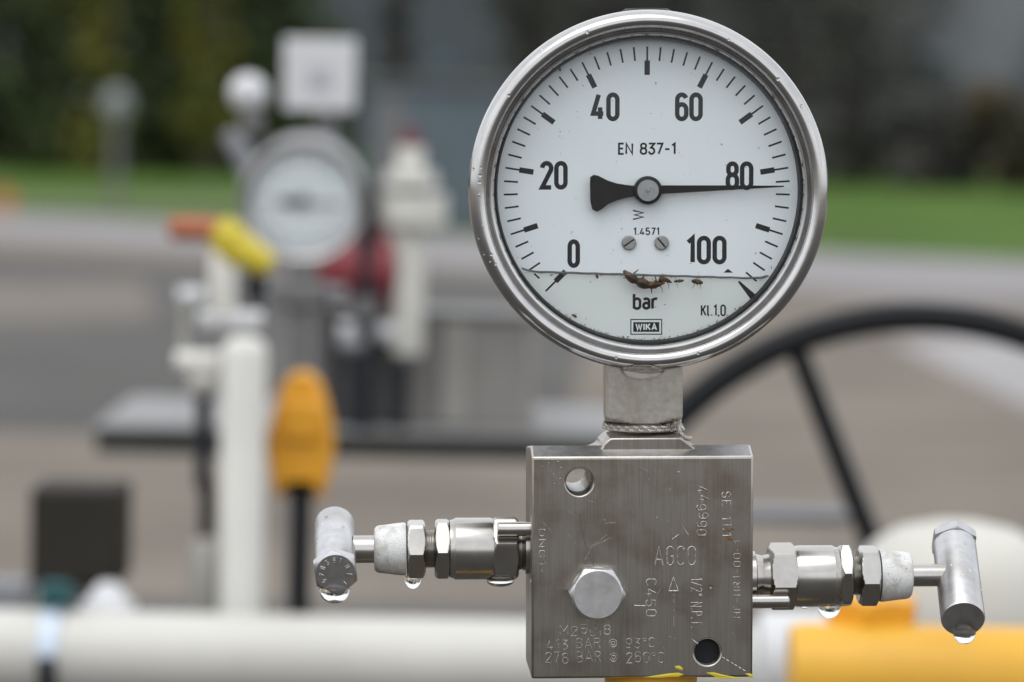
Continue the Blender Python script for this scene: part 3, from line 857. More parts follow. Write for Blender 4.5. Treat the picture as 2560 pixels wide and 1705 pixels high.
# yellow pipe that carries the manifold, down to the ground
ypos = MMW @ Vector((0.004, 0, 0))
yp = thing('yellow_pipe', 'yellow painted upright pipe carrying the steel manifold block', 'pipe', Vector((ypos.x, ypos.y, 0)))
m = MB()
zt = ypos.z
m.lathe([(.0, 0), (.060, 0), (.060, .012), (.017, .014), (.017, zt - .060), (0.0, zt - .060)], None, 40)
m.build('upright', M_AMBER, yp)
m = MB(); m.hexnut(.052, .0225, Matrix.Translation((0, 0, zt - .060)), rot=R(10)); m.build('union_nut', M_AMBER, yp, smooth=25)
m = MB(); m.lathe([(0, 0), (.0135, 0), (.0135, .0085), (0, .0085)], Matrix.Translation((0, 0, zt - .0083)), 32); m.build('nipple', M_AMBER, yp)

# ------------------------------------------------------------------ big pressure gauge (in focus)
KD = K(0.990)
RG = Matrix.Rotation(R(0.5), 4, 'Z') @ Matrix.Rotation(R(-1.2), 4, 'Y')
HC = .0715
gorg = P(1487, 437, .990) - RG.to_3x3() @ Vector((0, -.006, HC))
GMW = Matrix.Translation(gorg) @ RG
gauge = thing('pressure_gauge', 'large round stainless pressure gauge with white 0 to 100 bar dial, in sharp focus', 'pressure gauge', GMW)
AX = frame((0.0002, 0, HC), (0, -1, 0))
m = MB()
m.lathe([(51.0, -1.0), (51.7, -.2), (52.0, 1.5), (52.0, 11.0), (51.75, 13.4), (51.1, 15.2), (50.0, 16.5), (48.8, 16.9), (47.6, 16.5), (46.9, 15.5), (46.5, 14.2), (46.25, 13.7),
         (46.0, 14.1), (45.5, 14.7), (44.95, 14.6), (44.6, 13.8), (44.5, 12.9), (44.5, 10.5), (47.5, 10.0), (49.8, 6), (50.0, -1.0)],
        AX @ Matrix.Diagonal((mm, mm, mm, 1)), 160, closed=True)
m.build('bezel', M_BEZEL, gauge, smooth=40)
m = MB()
m.lathe([(0, -32), (44, -32), (48.5, -30), (50.4, -26), (50.4, -2), (50.2, 6), (46, 6), (45, 4.5), (0, 4.5)], AX @ Matrix.Diagonal((mm, mm, mm, 1)), 120)
cs = m.build('case', M_SATIN, gauge)
m = MB()    # filling plug on top of the case
m.lathe([(0, 0), (7.5, 0), (7.5, 2.2), (6.2, 3.0), (0, 3.2)], Matrix.Translation((.0006, .011, HC + .0499)) @ Matrix.Diagonal((mm, mm, mm, 1)), 32)
m.build('filling_plug', M_GASKET, gauge)
m = MB()
m.lathe([(44.45, 12.1), (43.9, 12.0), (43.65, 11.0), (43.55, 6.15), (44.45, 6.1)], AX @ Matrix.Diagonal((mm, mm, mm, 1)), 128, closed=True)
m.build('gasket', M_GASKET, gauge)
m = MB(); m.lathe([(0, 4.7), (44.6, 4.7), (44.6, 6.0), (0, 6.0)], AX @ Matrix.Diagonal((mm, mm, mm, 1)), 128)
dial = m.build('dial', M_DIAL, gauge)
m = MB(); m.lathe([(0, 12.3), (44.5, 12.3), (44.5, 13.3), (0, 13.3)], AX @ Matrix.Diagonal((mm, mm, mm, 1)), 128)
m.build('window', M_PANE, gauge)

def put_dial(x, y, h): return Vector((x, -.006 - .00003 - h, HC + y))
def DD(dx, dy): return ((dx - 1487) * KD, (437 - dy) * KD)
ticks = MB()
for i in range(51):
    a = R(225 - 5.4 * i)
    if i in (50,): continue
    def pol(r, a=a): return (r * KD * math.cos(a), r * KD * math.sin(a))
    maj = i % 5 == 0
    if i == 1: continue
    ribbon(ticks, [pol(329), pol(297)], 4.2 * KD, False, put_dial, 0)
    if maj: ribbon(ticks, [pol(297), pol(264)], 12.5 * KD, False, put_dial, 0)
# marks seen through the filling at the two ends of the scale
ribbon(ticks, [DD(1240, 640), DD(1228, 629)], 4 * KD, False, put_dial, 0)
ticks.add([put_dial(*DD(1664, 627), 0), put_dial(*DD(1686, 627), 0), put_dial(*DD(1674, 618), 0)], [(0, 1, 2)])
q = [DD(1697, 648), DD(1701, 646), DD(1747, 685), DD(1733, 697)]
ticks.add([put_dial(x, y, 0) for x, y in q], [(0, 1, 2, 3)])
ticks.build('scale_marks', M_INK, dial, smooth=0)
nm = MB()
def word(mb, s, dx, dy, hpx, wpx, st, gap=.2, rot=0.0):
    x, y = DD(dx, dy)
    text(mb, s, x, y, hpx * KD, st * KD, put_dial, 0, gap, wpx * KD if wpx else None, rot)
word(nm, '40', 1391, 246, 66, 66, 10.4, .24)
word(nm, '60', 1583, 246, 66, 64, 10.4, .24)
word(nm, '20', 1273, 403, 66, 64, 10.4, .24)
word(nm, '80', 1700, 404, 66, 64, 10.4, .24)
word(nm, '0', 1319, 583, 66, 29, 10.4)
word(nm, '100', 1624, 575, 66, 94, 10.4, .26)
nm.build('numerals', M_INK, dial, smooth=0)
wd = MB()
word(wd, 'EN 837-1', 1487, 342, 28, 133, 4.4, .20)
word(wd, 'W', 1467, 494, 27, 24, 3.6, rot=R(90))
word(wd, '1.4571', 1486, 532, 18, 60, 2.9, .24)
word(wd, 'bar', 1484, 693, 40, 58, 6.4, .22)
word(wd, 'Kl.1,0', 1641, 714, 27, 58, 3.8, .22)
# maker's mark: outlined box with light letters on black
bx = [DD(1451, 735), DD(1522, 735), DD(1522, 769), DD(1451, 769)]
ribbon(wd, bx, 2.4 * KD, True, put_dial, 0)
bx = [DD(1456.5, 741), DD(1516.5, 741), DD(1516.5, 763.5), DD(1456.5, 763.5)]
wd.add([put_dial(x, y, 0) for x, y in bx], [(0, 1, 2, 3)])
wd.build('dial_text', M_INK, dial, smooth=0)
wl_ = MB()
x, y = DD(1486.5, 752)
text(wl_, 'WIKA', x, y, 17 * KD, 3.4 * KD, put_dial, .00004, .24, 50 * KD)
wl_.build('dial_text', M_DIAL, dial, smooth=0)
# screws
for dx, dy, rot in ((1446, 558, 35), (1521, 558, -50)):
    x, y = DD(dx, dy)
    s_ = MB(); Ms = frame((x, -.006, HC + y), (0, -1, 0)) @ Matrix.Rotation(R(rot), 4, 'Z')
    r = 16.5 * KD
    s_.lathe([(0, 0), (r, 0), (r, .0007), (r * .85, .0010), (0, .0010)], Ms, 32)
    so = s_.build('dial_screw', M_SCREW, dial)
    sl = MB(); sl.box((0, 0, .00102), (r * 1.7, r * .22, .00006), Ms); sl.build('slot', M_GASKET, so, smooth=0)
# pointer
PT = MB()
ang = math.atan2(437 - 428, 1800 - 1487)
up_ = [(-131, 14), (-130, 34), (-122, 39), (-112, 37), (-90, 25), (-70, 18), (-50, 14), (-28, 11), (30, 10.5), (180, 6.0), (314, 1.4)]
dn_ = [(314, -1.4), (180, -5.0), (30, -9.5), (-28, -13), (-50, -16), (-70, -21), (-90, -29), (-108, -42), (-117, -46), (-127, -40), (-131, -22)]
out = up_ + dn_
ca, sa = math.cos(ang), math.sin(ang)
pts = [((x * ca - y * sa) * KD, (x * sa + y * ca) * KD) for x, y in out]
n = len(pts)
yb, yf = -.0078, -.0085
PT.add([(x, yb, HC + z) for x, z in pts] + [(x, yf, HC + z) for x, z in pts],
       [tuple(range(n)), tuple(range(2 * n - 1, n - 1, -1))] + [(i, (i + 1) % n, n + (i + 1) % n, n + i) for i in range(n)])
pointer = PT.build('pointer', M_POINTER, gauge, smooth=0)
hb = MB(); hb.lathe([(0, 5.5), (32.5 * KD / mm, 5.5), (32.5 * KD / mm, 8.8), (31 * KD / mm, 9.3), (25.5 * KD / mm, 9.5), (25 * KD / mm, 8.9), (0, 8.9)], AX @ Matrix.Diagonal((mm, mm, mm, 1)), 56)
hb.build('pointer_boss', M_POINTER, pointer)
hb = MB(); hb.lathe([(0, 8.7), (24.6 * KD / mm, 8.7), (24.6 * KD / mm, 9.35), (4.5 * KD / mm, 9.4), (3.5 * KD / mm, 9.9), (0, 10.0)], AX @ Matrix.Diagonal((mm, mm, mm, 1)), 48)
hb.build('hub', M_HUB, pointer)
# glycerine that has sunk to the lower quarter of the case
rl_ = .0434
tilt = R(-1.75); zc = -(631 - 437) * KD
def lev(x): return zc + math.tan(tilt) * (x + .0)
seg = []
a0 = None
N = 180
for k in range(N):
    a = math.pi + math.pi * k / (N - 1)
    x, z = rl_ * math.cos(a), rl_ * math.sin(a)
    if z < lev(x): seg.append((x, z))
n = len(seg)
lq = MB()
lq.add([(x, -.0119, HC + z) for x, z in seg] + [(x, -.0062, HC + z) for x, z in seg],
       [tuple(range(n)), tuple(range(2 * n - 1, n - 1, -1))] + [(i, (i + 1) % n, n + (i + 1) % n, n + i) for i in range(n)])
liq = lq.build('liquid_filling', M_LIQ, gauge, smooth=30)
me_ = MB()
xa, xb = seg[0][0], seg[-1][0]
pl = []
for i in range(41):
    t = i / 40
    x = xa + (xb - xa) * t
    e = min(t, 1 - t)
    pl.append((x, -.0118, HC + lev(x) + .0009 * math.exp(-e * 45) + .00006 * math.sin(i * 1.7)))
me_.tube(pl, .00022, 8)
me_.tube([(p[0], -.0066, p[2] + .0000) for p in pl], .00014, 8)
me_.build('liquid_edge', M_MENIS, liq)

# scum clinging to the foot of the dial
gm = MB()
for i in range(90):
    a = R(rnd.choice([rnd.gauss(262, 14), rnd.uniform(228, 312)]))
    r = .0436 - abs(rnd.gauss(0, .00035))
    s_ = rnd.uniform(.00010, .00036)
    x, z = r * math.cos(a), r * math.sin(a)
    pp = [(x + s_ * rnd.uniform(.5, 1.3) * math.cos(k), z + s_ * rnd.uniform(.4, 1.0) * math.sin(k)) for k in (0, 1, 2, 3, 4, 5)]
    gm.add([(px, -.0061 - .00001 * (i % 12), HC + pz) for px, pz in pp] + [(x, -.0061 - s_ * .6 - .00012, HC + z)], [(k, (k + 1) % 6, 6) for k in range(6)])
for i in range(40):      # flecks along the liquid line
    x = rnd.uniform(xa * .93, xb * .97); z = lev(x) - abs(rnd.gauss(.0004, .0005)); s_ = rnd.uniform(.00010, .00032)
    pp = [(x + 1.6 * s_ * rnd.uniform(.5, 1.3) * math.cos(k), z + s_ * rnd.uniform(.4, 1.0) * math.sin(k)) for k in (0, 1, 2, 3, 4, 5)]
    gm.add([(px, -.0061 - .00001 * (i % 12), HC + pz) for px, pz in pp] + [(x, -.0061 - s_ * .6 - .00012, HC + z)], [(k, (k + 1) % 6, 6) for k in range(6)])
M_SCUM = painted('olive scum', (0.33, 0.30, 0.18), 0.7, 0.5, 2500, 0)
o_ = gm.build('scum', M_SCUM, gauge, smooth=0); o_['kind'] = 'stuff'

# square shank and thread
sx = (1480 - 1487) * KD * .9
m = MB()
zs0, zs1 = .0040, .0210
cr = []
# square section with clipped lower corners: intersection of a square and a turned cone
ns = 96
hs = .01115
vs, fs = [], []
steps = [0, .0004, .0008, .0014, .002, .003, .0045, zs1 - zs0]
for zz in steps:
    lim = .0116 + zz * 2.1
    for k in range(ns):
        th = 2 * math.pi * (k + .5) / ns
        r = min(hs / max(abs(math.cos(th)), abs(math.sin(th))), lim)
        r = min(r, hs * 1.385)
        vs.append((sx + r * math.cos(th), r * math.sin(th), zs0 + zz))
for i in range(len(steps) - 1):
    for k in range(ns):
        k2 = (k + 1) % ns
        fs.append((i * ns + k, i * ns + k2, (i + 1) * ns + k2, (i + 1) * ns + k))
fs.append(tuple(range(ns - 1, -1, -1))); fs.append(tuple((len(steps) - 1) * ns + k for k in range(ns)))
m.add(vs, fs)
shank = m.build('shank', M_SHANK, gauge, smooth=25)
m = MB()
pr = [(0, -.006)]
zz = -.006
while zz < .0036:
    pr += [(.0104, zz), (.0096, zz + .0006)]
    zz += .0012
pr += [(.0098, .0045), (0, .0045)]
m.lathe(pr, Matrix.Translation((sx, 0, 0)), 72)
m.build('thread', M_STEEL, gauge, smooth=50)
# twisted sealing strand wound round the thread
def strand(pts, r0, tw, r):
    mb = MB()
    N = len(pts)
    for ph in (0, 2.09, 4.19):
        q = []
        for i, p in enumerate(pts):
            p = Vector(p); t = (Vector(pts[min(i + 1, N - 1)]) - Vector(pts[max(i - 1, 0)])).normalized()
            u = Vector((0, 0, 1)); u = (u - t * u.dot(t)).normalized(); v = t.cross(u)
            a = tw * i + ph
            q.append(p + (u * math.cos(a) + v * math.sin(a)) * r0)
        mb.tube(q, r, 6)
    return mb
pp = []
for i in range(420):
    a = R(-200 + 400 * i / 420.0 * 1.7)
    pp.append((sx + .0112 * math.cos(a), .0112 * math.sin(a), .0030 - .0016 * i / 420))
strand(pp, .00032, .75, .00034).build('sealing_strand', M_SHANK, gauge)
pe = []
for i in range(70):
    t = i / 69
    pe.append((sx + .0085 + .0046 * t + .0006 * math.sin(t * 9), -.0078 - .002 * math.sin(t * 3), .0045 - .0058 * t ** 1.3 + .0010 * math.sin(t * 7)))
strand(pe, .00040, .8, .00042).build('sealing_strand', M_SHANK, gauge)
pe = []
for i in range(40):
    t = i / 39
    pe.append((sx + .0075 + .0038 * t, -.0086 + .0006 * math.sin(t * 12), .0018 + .0024 * math.sin(t * 3.1)))
strand(pe, .00035, .8, .00040).build('sealing_strand', M_SHANK, gauge)

# ------------------------------------------------------------------ insects drowned in the gauge
def bug(label, dx, dy, length, rot, legs, fat=.32, curve=0.0, y=-.0092, tail=False):
    x, zz_ = DD(dx, dy)
    t = thing('dead_insect', label, 'insect', GMW @ Matrix.Translation((x, y, HC + zz_)) @ Matrix.Rotation(R(rot), 4, 'Y'), 'drowned insects in the gauge')
    b_ = MB(); pts, rs = [], []
    for i in range(25):
        u = i / 24
        pts.append(((u - .5) * length, 0, curve * length * (math.sin(u * math.pi) - .5) + .06 * length * curve * math.sin(u * 11)))
        prof = math.sin(math.pi * min(1, max(0.02, u * .96 + .02))) ** .6
        waist = 1 - .38 * math.exp(-((u - .36) / .05) ** 2) - .25 * math.exp(-((u - .66) / .04) ** 2)
        rs.append(max(.00004, fat * length * .5 * prof * waist * (1 - .35 * u if tail else 1)))
    b_.tube(pts, rs, 10)
    b_.build('body', M_BUG, t)
    for k in range(legs):
        lg = MB(); u = .25 + .5 * (k // 2) / max(1, (legs - 1) // 2); s_ = 1 if k % 2 else -1
        p0 = Vector(((u - .5) * length, 0, 0)); ll = length * rnd.uniform(.11, .20) if length > .008 else length * rnd.uniform(.35, .6)
        p1 = p0 + Vector((rnd.uniform(-.3, .3) * ll, -.2 * ll, s_ * ll * .6)); p2 = p1 + Vector((rnd.uniform(-.4, .4) * ll, .1 * ll, s_ * ll * .55))
        lg.tube([p0, p1, p2], [length * .030, length * .022, length * .012], 6)
        lg.build('leg', M_BUGLEG, t)
    return t
bug('long curved brown insect floating under the liquid line', 1478, 643, .0125, 17, 6, .30, -.16, tail=True)
bug('amber brown grub lying at the end of the long insect', 1522, 649, .0050, -22, 4, .34, .35)
bug('small dark fly with dangling legs near the wedge mark', 1602, 647, .0034, 10, 6, .50)
bug('small reddish insect between the amber grub and the fly', 1560, 645, .0030, -6, 2, .34)
bug('tiny brown mite on the dial low beside the unit word', 1320, 725, .0017, 30, 6, .50)
bug('tiny brown insect stuck to the gasket above the 40', 1284, 157, .0022, 60, 4, .45, y=-.0085)
bug('pale tan speck of an insect on the liquid line under the zero', 1372, 633, .0017, 80, 2, .55)

# ------------------------------------------------------------------ water drops
def drop(label, p, rw, h, Mroot, group='hanging rain drops', sx_=1.0):
    t = Mroot @ Vector(p)
    mb = MB()
    pr = [(0, .0010), (rw * .80, .0010), (rw * 1.02, .0003)]
    for i in range(1, 13):
        a = i / 12 * math.pi / 2
        pr.append((rw * math.cos(a) ** .85 if i < 12 else 0, -h * math.sin(a)))
    mb.lathe(pr, Matrix.Diagonal((sx_, 1, 1, 1)), 36)
    o = mb.build('water_drop', M_WATER, None, smooth=80)
    o.matrix_world = Matrix.Translation(t) @ Matrix.Rotation(R(-1.2), 4, 'Y')
    return tag(o, label, 'water drop', group)
q = L(949, 1329, 0); drop('rain drop hanging from the nut beside the speckled cap, hex-bolt handle side', (q.x, 0, VL['z0'] - .0086), .0024, .0032, MMW)
q = L(1906, 1396, 0); drop('big round rain drop under the valve bonnet nearest the yellow body', (q.x, 0, VR['z0'] - .0089), .0034, .0036, MMW)
q = L(1849, 1396, 0); drop('flat little rain drop under the bonnet beside the retaining pin', (q.x, 0, VR['z0'] - .0088), .0012, .0008, MMW)
f = VL['f']; q = L(769, 1370, -.0185); drop('rain drop under the hex bolt of the T-handle', (q.x, -.0185, L(769, 1356, -.0185).z), .0043, .0038, MMW)
drop('shallow rain drop under the hex shoulder nearest the block, hex-bolt handle side', (L(1150, 1340, 0).x, -.001, VL['z0'] - .0093), .0040, .0017, MMW)
drop('rain drop under the dark round end of the T-handle', (L(2217, 1447, -.0130).x, -.0130, L(2217, 1452, -.0130).z), .0033, .0036, MMW)
drop('wide rain drop under the gauge rim in front of the square shank', (sx - .0005, -.0105, .0204), .0066, .0036, GMW, sx_=1.0)
for dx, dy, r_ in ((1262, 1062, .00035), (1283, 1062, .00028), (1246, 1073, .0002), (1290, 1076, .00025), (1272, 1090, .0002), (1288, 1101, .00025), (1634, 1349, .0006), (1275, 1113, .0002), (1298, 1113, .0002), (1560, 1086, .0003), (1510, 1190, .0002), (1390, 1196, .0002)):
    xx, zz = FB(dx, dy)
    mb = MB(); mb.lathe([(0, r_ * .7), (r_ * .6, r_ * .55), (r_ * .95, r_ * .2), (r_, 0), (0, 0)], None, 14)
    o = mb.build('water_droplet', M_WATER, None, smooth=80)
    o.matrix_world = MMW @ frame((xx, -BD - .00001, zz), (0, -1, 0))
    big = r_ > .0005
    tag(o, 'largest tiny water bead on the block face beside the stamped thread size' if big else 'tiny water bead sitting on the brushed face of the manifold block', 'water drop', 'water beads on the block')

def bead(pw, nrm, r_, label, group):
    mb = MB(); mb.lathe([(0, r_ * .62), (r_ * .5, r_ * .54), (r_ * .85, r_ * .28), (r_, 0), (r_ * .6, -r_ * .25), (0, -r_ * .25)], None, 16)
    o = mb.build('water_droplet', M_WATER, None, smooth=80)
    o.matrix_world = frame(pw, nrm)
    tag(o, label, 'water drop', group)
for i in range(26):
    a = R(rnd.choice([rnd.uniform(20, 170), rnd.uniform(170, 215), rnd.uniform(250, 300)])); rr_b = rnd.choice([.0488, .0500, .0508]); fw = {.0488: .0169, .0500: .0165, .0508: .0155}[rr_b]
    nl_ = Vector((math.cos(a) * {.0488: 0, .0500: .5, .0508: .9}[rr_b], -1, math.sin(a) * {.0488: 0, .0500: .5, .0508: .9}[rr_b])).normalized()
    bead(GMW @ Vector((.0002 + rr_b * math.cos(a), -fw, HC + rr_b * math.sin(a))), GMW.to_3x3() @ nl_, rnd.uniform(.00025, .0006), 'tiny water bead clinging to the polished rim of the big gauge', 'water beads on the gauge rim')
for V_, lb in ((VL, 'tiny water bead on the T-handle with the marked hex bolt'), (VR, 'tiny water bead on the T-handle with the dark round end')):
    ax_ = (V_['f'] - V_['k']); zd_ = ax_.normalized(); up_ = Vector((0, -.4, .9)); up_ = (up_ - zd_ * up_.dot(zd_)).normalized(); sd_ = zd_.cross(up_)
    for i in range(9):
        a = R(rnd.uniform(-75, 75)); n_ = up_ * math.cos(a) + sd_ * math.sin(a)
        bead(MMW @ (V_['k'] + ax_ * rnd.uniform(.15, .9) + n_ * V_['rb']), MMW.to_3x3() @ n_, rnd.uniform(.0002, .00045), lb, lb.replace('tiny water bead', 'water beads'))

# ------------------------------------------------------------------ out-of-focus installation behind
def vpipe(mb, dx, dy0, dy1, depth, wpx, n=32, ends=True):
    k = K(depth)
    a, b_ = P(dx, dy0, depth), P(dx, dy1, depth)
    b_ = Vector((a.x, a.y, b_.z))
    r = wpx * k / 2
    mb.tube([a, b_], r, n)
    return a, b_
def to_ground(p): return Vector((p.x, p.y, 0))
# long cream pipe along the front
D1 = 2.40
kp = K(D1)
A, B = P(-260, 1494, D1), P(1800, 1526, D1)
B.z = A.z
cp = thing('cream_pipe', 'thick cream horizontal pipe running along the foot of the scene', 'pipe', Vector(((A.x + B.x) / 2, A.y, 0)))
m = MB(); r = 100 * kp
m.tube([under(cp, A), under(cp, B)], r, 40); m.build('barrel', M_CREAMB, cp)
for q in (A + Vector((.05, 0, 0)), B - Vector((.25, 0, 0))):
    m = MB(); q = under(cp, q); m.box((q.x, q.y, (q.z - r) / 2), (.05, .05, q.z - r + .01)); m.build('support_leg', M_GREYD, cp, smooth=0)
m = MB(); q = under(cp, B); m.lathe([(0, 0), (r * 1.25, 0), (r * 1.25, .018), (0, .018)], frame(q, (1, 0, 0)), 40); m.build('flange', M_WHITE, cp)
# pipe clamp with teal nut
q = P(122, 1484, D1); q.z = A.z
pcl = thing('pipe_clamp', 'pipe clamp with pale blue front strap and teal nut on the cream pipe', 'pipe clamp', q)
m = MB(); w_ = 19 * kp
def arc_strap(mb, rad, a0, a1, w, th):
    N = 24; vs, fs = [], []
    for i in range(N + 1):
        a = R(a0 + (a1 - a0) * i / N)
        for rr2 in (rad, rad + th):
            for x in (-w, w): vs.append((x, -rr2 * math.cos(a), rr2 * math.sin(a)))
    for i in range(N):
        o, p_ = i * 4, i * 4 + 4
        fs += [(o, o + 1, p_ + 1, p_), (o + 2, p_ + 2, p_ + 3, o + 3), (o, p_, p_ + 2, o + 2), (o + 1, o + 3, p_ + 3, p_ + 1)]
    fs += [(0, 2, 3, 1), (N * 4, N * 4 + 1, N * 4 + 3, N * 4 + 2)]
    mb.add(vs, fs)
arc_strap(m, r, 5, 100, w_, .003); m.build('front_strap', M_PALEBLUE, pcl)
m = MB(); arc_strap(m, r, -110, 4, w_, .004); m.build('lower_strap', M_DARK, pcl)
m = MB(); m.hexnut(.016, .0125, Matrix.Translation((.002, -.004, r + .004))); m.build('nut', M_TEAL, pcl, smooth=25)
# dark enclosure behind the pipe
D2 = 2.52
k2 = K(D2)
q = P(187, 1222, D2)
bx = thing('junction_box', 'dark brown square box standing on a post behind the cream pipe', 'junction box', to_ground(q))
m = MB(); m.box((0, 0, q.z), (208 * k2, .07, 222 * k2)); m.build('box', M_BROWN, bx, bevel=.004)
m = MB(); m.box((0, -.036, q.z), (192 * k2, .003, 204 * k2)); m.build('lid', M_BROWN, bx, bevel=.001)
m = MB(); zb = q.z - 111 * k2; m.box((0, 0, zb / 2), (.04, .04, zb)); m.build('post', M_GREYD, bx, smooth=0)
# white saddle fitting on the pipe and grey bracket
q = P(248, 1410, 2.43)
sf = thing('saddle_fitting', 'small white tapered saddle fitting on top of the cream pipe', 'pipe fitting', Vector((q.x, q.y, A.z + r * .9)))
m = MB(); h_ = 62 * kp; m.lathe([(0, 0), (.0165, 0), (.0150, h_ * .3), (.010, h_ * .8), (.006, h_), (0, h_)], None, 28); m.build('cone', M_WHITE, sf)
m = MB(); m.lathe([(0, 0), (.0195, 0), (.0195, .005), (0, .005)], None, 28); m.build('collar', M_WHITE, sf)
q = P(20, 1362, 2.5)
gb = thing('grey_bracket', 'grey angle bracket behind the cream pipe at the dark box', 'bracket', to_ground(q))
m = MB(); m.box((0, 0, q.z), (100 * k2, .03, 60 * k2)); m.build('plate', M_GREY, gb, bevel=.002)
m = MB(); m.box((-.01, .02, (q.z - 30 * k2) / 2), (.03, .008, q.z - 30 * k2)); m.build('upright', M_GREYD, gb, smooth=0)

# tall cream standpipe with little valve tree
D3 = 2.50
k3 = K(D3)
base = P(553, 1410, D3)
st = thing('standpipe', 'tall cream standpipe with rounded cap rising from the cream pipe', 'pipe', Vector((base.x, base.y, A.z)))
top = under(st, P(558, 770, D3))
m = MB(); rp = 52 * k3
m.lathe([(0, 0), (rp, 0), (rp, top.z * .93), (rp * .98, top.z * .955), (rp * .86, top.z * .98), (rp * .5, top.z), (0, top.z)], None, 40)
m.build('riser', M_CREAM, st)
def part_box(root, name, mat, dx, dy, wpx, hpx, depth, dep=.03, bev=.004):
    q = under(root, P(dx, dy, depth)); k = K(depth)
    m = MB(); m.box(q, (wpx * k, dep, hpx * k)); return m.build(name, mat, root, bevel=bev)
def part_cyl(root, name, mat, dx, dy, wpx, hpx, depth, axis='z', n=28):
    q = under(root, P(dx, dy, depth)); k = K(depth)
    m = MB()
    if axis == 'z':
        r = wpx * k / 2; h = hpx * k
        m.lathe([(0, 0), (r * .94, 0), (r, h * .04), (r, h * .96), (r * .94, h), (0, h)], Matrix.Translation((q.x, q.y, q.z - h / 2)), n)
    elif axis == 'x':
        r = hpx * k / 2; h = wpx * k
        m.lathe([(0, 0), (r * .94, 0), (r, h * .04), (r, h * .96), (r * .94, h), (0, h)], frame((q.x - h / 2, q.y, q.z), (1, 0, 0)), n)
    else:
        r = wpx * k / 2; h = hpx * k
        m.lathe([(0, 0), (r * .94, 0), (r, h * .05), (r, h * .95), (r * .94, h), (0, h)], frame((q.x, q.y - h / 2, q.z), (0, 1, 0)), n)
    return m.build(name, mat, root)
part_cyl(st, 'union', M_WHITE, 530, 735, 145, 44, D3, 'x')
part_cyl(st, 'branch', M_WHITE, 440, 680, 60, 42, D3, 'x')
part_cyl(st, 'branch', M_CREAM, 455, 830, 100, 46, D3, 'x')
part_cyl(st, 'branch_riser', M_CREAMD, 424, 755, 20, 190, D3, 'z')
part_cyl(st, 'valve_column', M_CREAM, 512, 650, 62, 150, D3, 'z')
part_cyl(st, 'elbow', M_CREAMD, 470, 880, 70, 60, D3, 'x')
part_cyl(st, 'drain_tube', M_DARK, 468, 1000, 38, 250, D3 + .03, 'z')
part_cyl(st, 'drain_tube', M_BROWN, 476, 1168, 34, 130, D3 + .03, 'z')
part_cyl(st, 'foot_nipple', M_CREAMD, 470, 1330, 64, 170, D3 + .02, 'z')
# yellow cap and orange-red lever on the valve tree
DY = 2.44
kY = K(DY)
q = P(512, 575, DY)
yv = thing('lever_valve', 'yellow capped valve with an orange red lever on the standpipe tree', 'valve', q)
m = MB()
e0, e1, e2 = under(yv, P(505, 520, DY)), under(yv, P(545, 570, DY)), under(yv, P(622, 612, DY))
m.tube([e0 - (e1 - e0) * .12, e0, e1, e2], [20 * kY, 34 * kY, 44 * kY, 28 * kY], 28); m.build('cap', M_YELLOW, yv)
m = MB(); e = under(yv, P(526, 548, DY)); m.lathe([(0, -.010), (40 * kY, -.010), (45 * kY, -.006), (45 * kY, .004), (32 * kY, .009), (0, .010)], Matrix.Translation(e), 28); m.build('bonnet', M_YELLOW, yv)
m = MB(); e0, e1 = under(yv, P(388, 524, DY)), under(yv, P(500, 528, DY)); m.tube([e0, e0 * .9 + e1 * .1, e1], [18 * kY, 28 * kY, 28 * kY], 16); m.build('lever', M_REDOR, yv)
m = MB(); e = under(yv, P(590, 655, D3 + .05)); m.box(e, (48 * kY, .02, 74 * kY)); m.build('bracket', M_DARK, yv, bevel=.002)

# second gauge, out of focus
D4 = 2.81
k4 = K(D4)
gc = P(698, 458, D4)
g2 = thing('pressure_gauge', 'smaller looking blurred pressure gauge with grey rim behind the big one', 'pressure gauge', to_ground(gc))
AX2 = frame((0, 0, gc.z), (0.02, -1, -0.12)) @ Matrix.Diagonal((mm, mm, mm, 1))
m = MB(); m.lathe([(0, -46), (48, -46), (50, -42), (50, 7), (0, 7)], AX2, 72); m.build('case', M_GREY, g2)
m = MB(); m.lathe([(50.2, 5), (51.8, 6), (52.4, 12), (51.4, 16), (49.4, 17), (47, 16), (44.6, 13.5), (43.8, 14), (43.4, 8), (46, 7.2), (50.2, 7.2)], AX2, 72, closed=True); m.build('bezel', M_RIM, g2)
m = MB(); m.lathe([(0, 8.2), (43.3, 8.2), (43.3, 9), (0, 9)], AX2, 64); dl2 = m.build('dial', M_DIAL, g2)
m = MB(); m.box((8, -2, 11), (46, 1.6, 1), AX2); m.box((-12, -1, 11), (16, 6, 1), AX2); m.lathe([(0, 10.2), (5, 10.2), (5, 12.5), (0, 12.5)], AX2, 24); m.build('pointer', M_POINTER, g2)
m = MB(); m.lathe([(0, 12), (43.3, 12), (43.3, 12.8), (0, 12.8)], AX2, 64); m.build('window', M_PANE, g2)
mk = MB()
for i in range(51):
    a = R(225 - 5.4 * i); r0, r1 = (31, 39) if i % 5 == 0 else (35, 39)
    w_ = .8 if i % 5 == 0 else .3
    ca, sa = math.cos(a), math.sin(a)
    mk.add([AX2 @ Vector((r * sa + s_ * w_ * ca, -(-r * ca) * -1 * -1 + s_ * w_ * sa * 0, 9.1)) if False else AX2 @ Vector((-r * sa + s_ * w_ * ca, r * ca + s_ * w_ * sa, 9.1)) for r, s_ in ((r0, -1), (r0, 1), (r1, 1), (r1, -1))], [(0, 1, 2, 3)])
mk.build('scale_marks', M_INK, dl2, smooth=0)
zb = gc.z - .052
m = MB(); m.box((0, 0, zb - .012), (.022, .022, .030)); m.build('shank', M_GREYD, g2, bevel=.001)
part_box(g2, 'valve_block', M_GREYD, 690, 678, 110, 60, D4, .03)
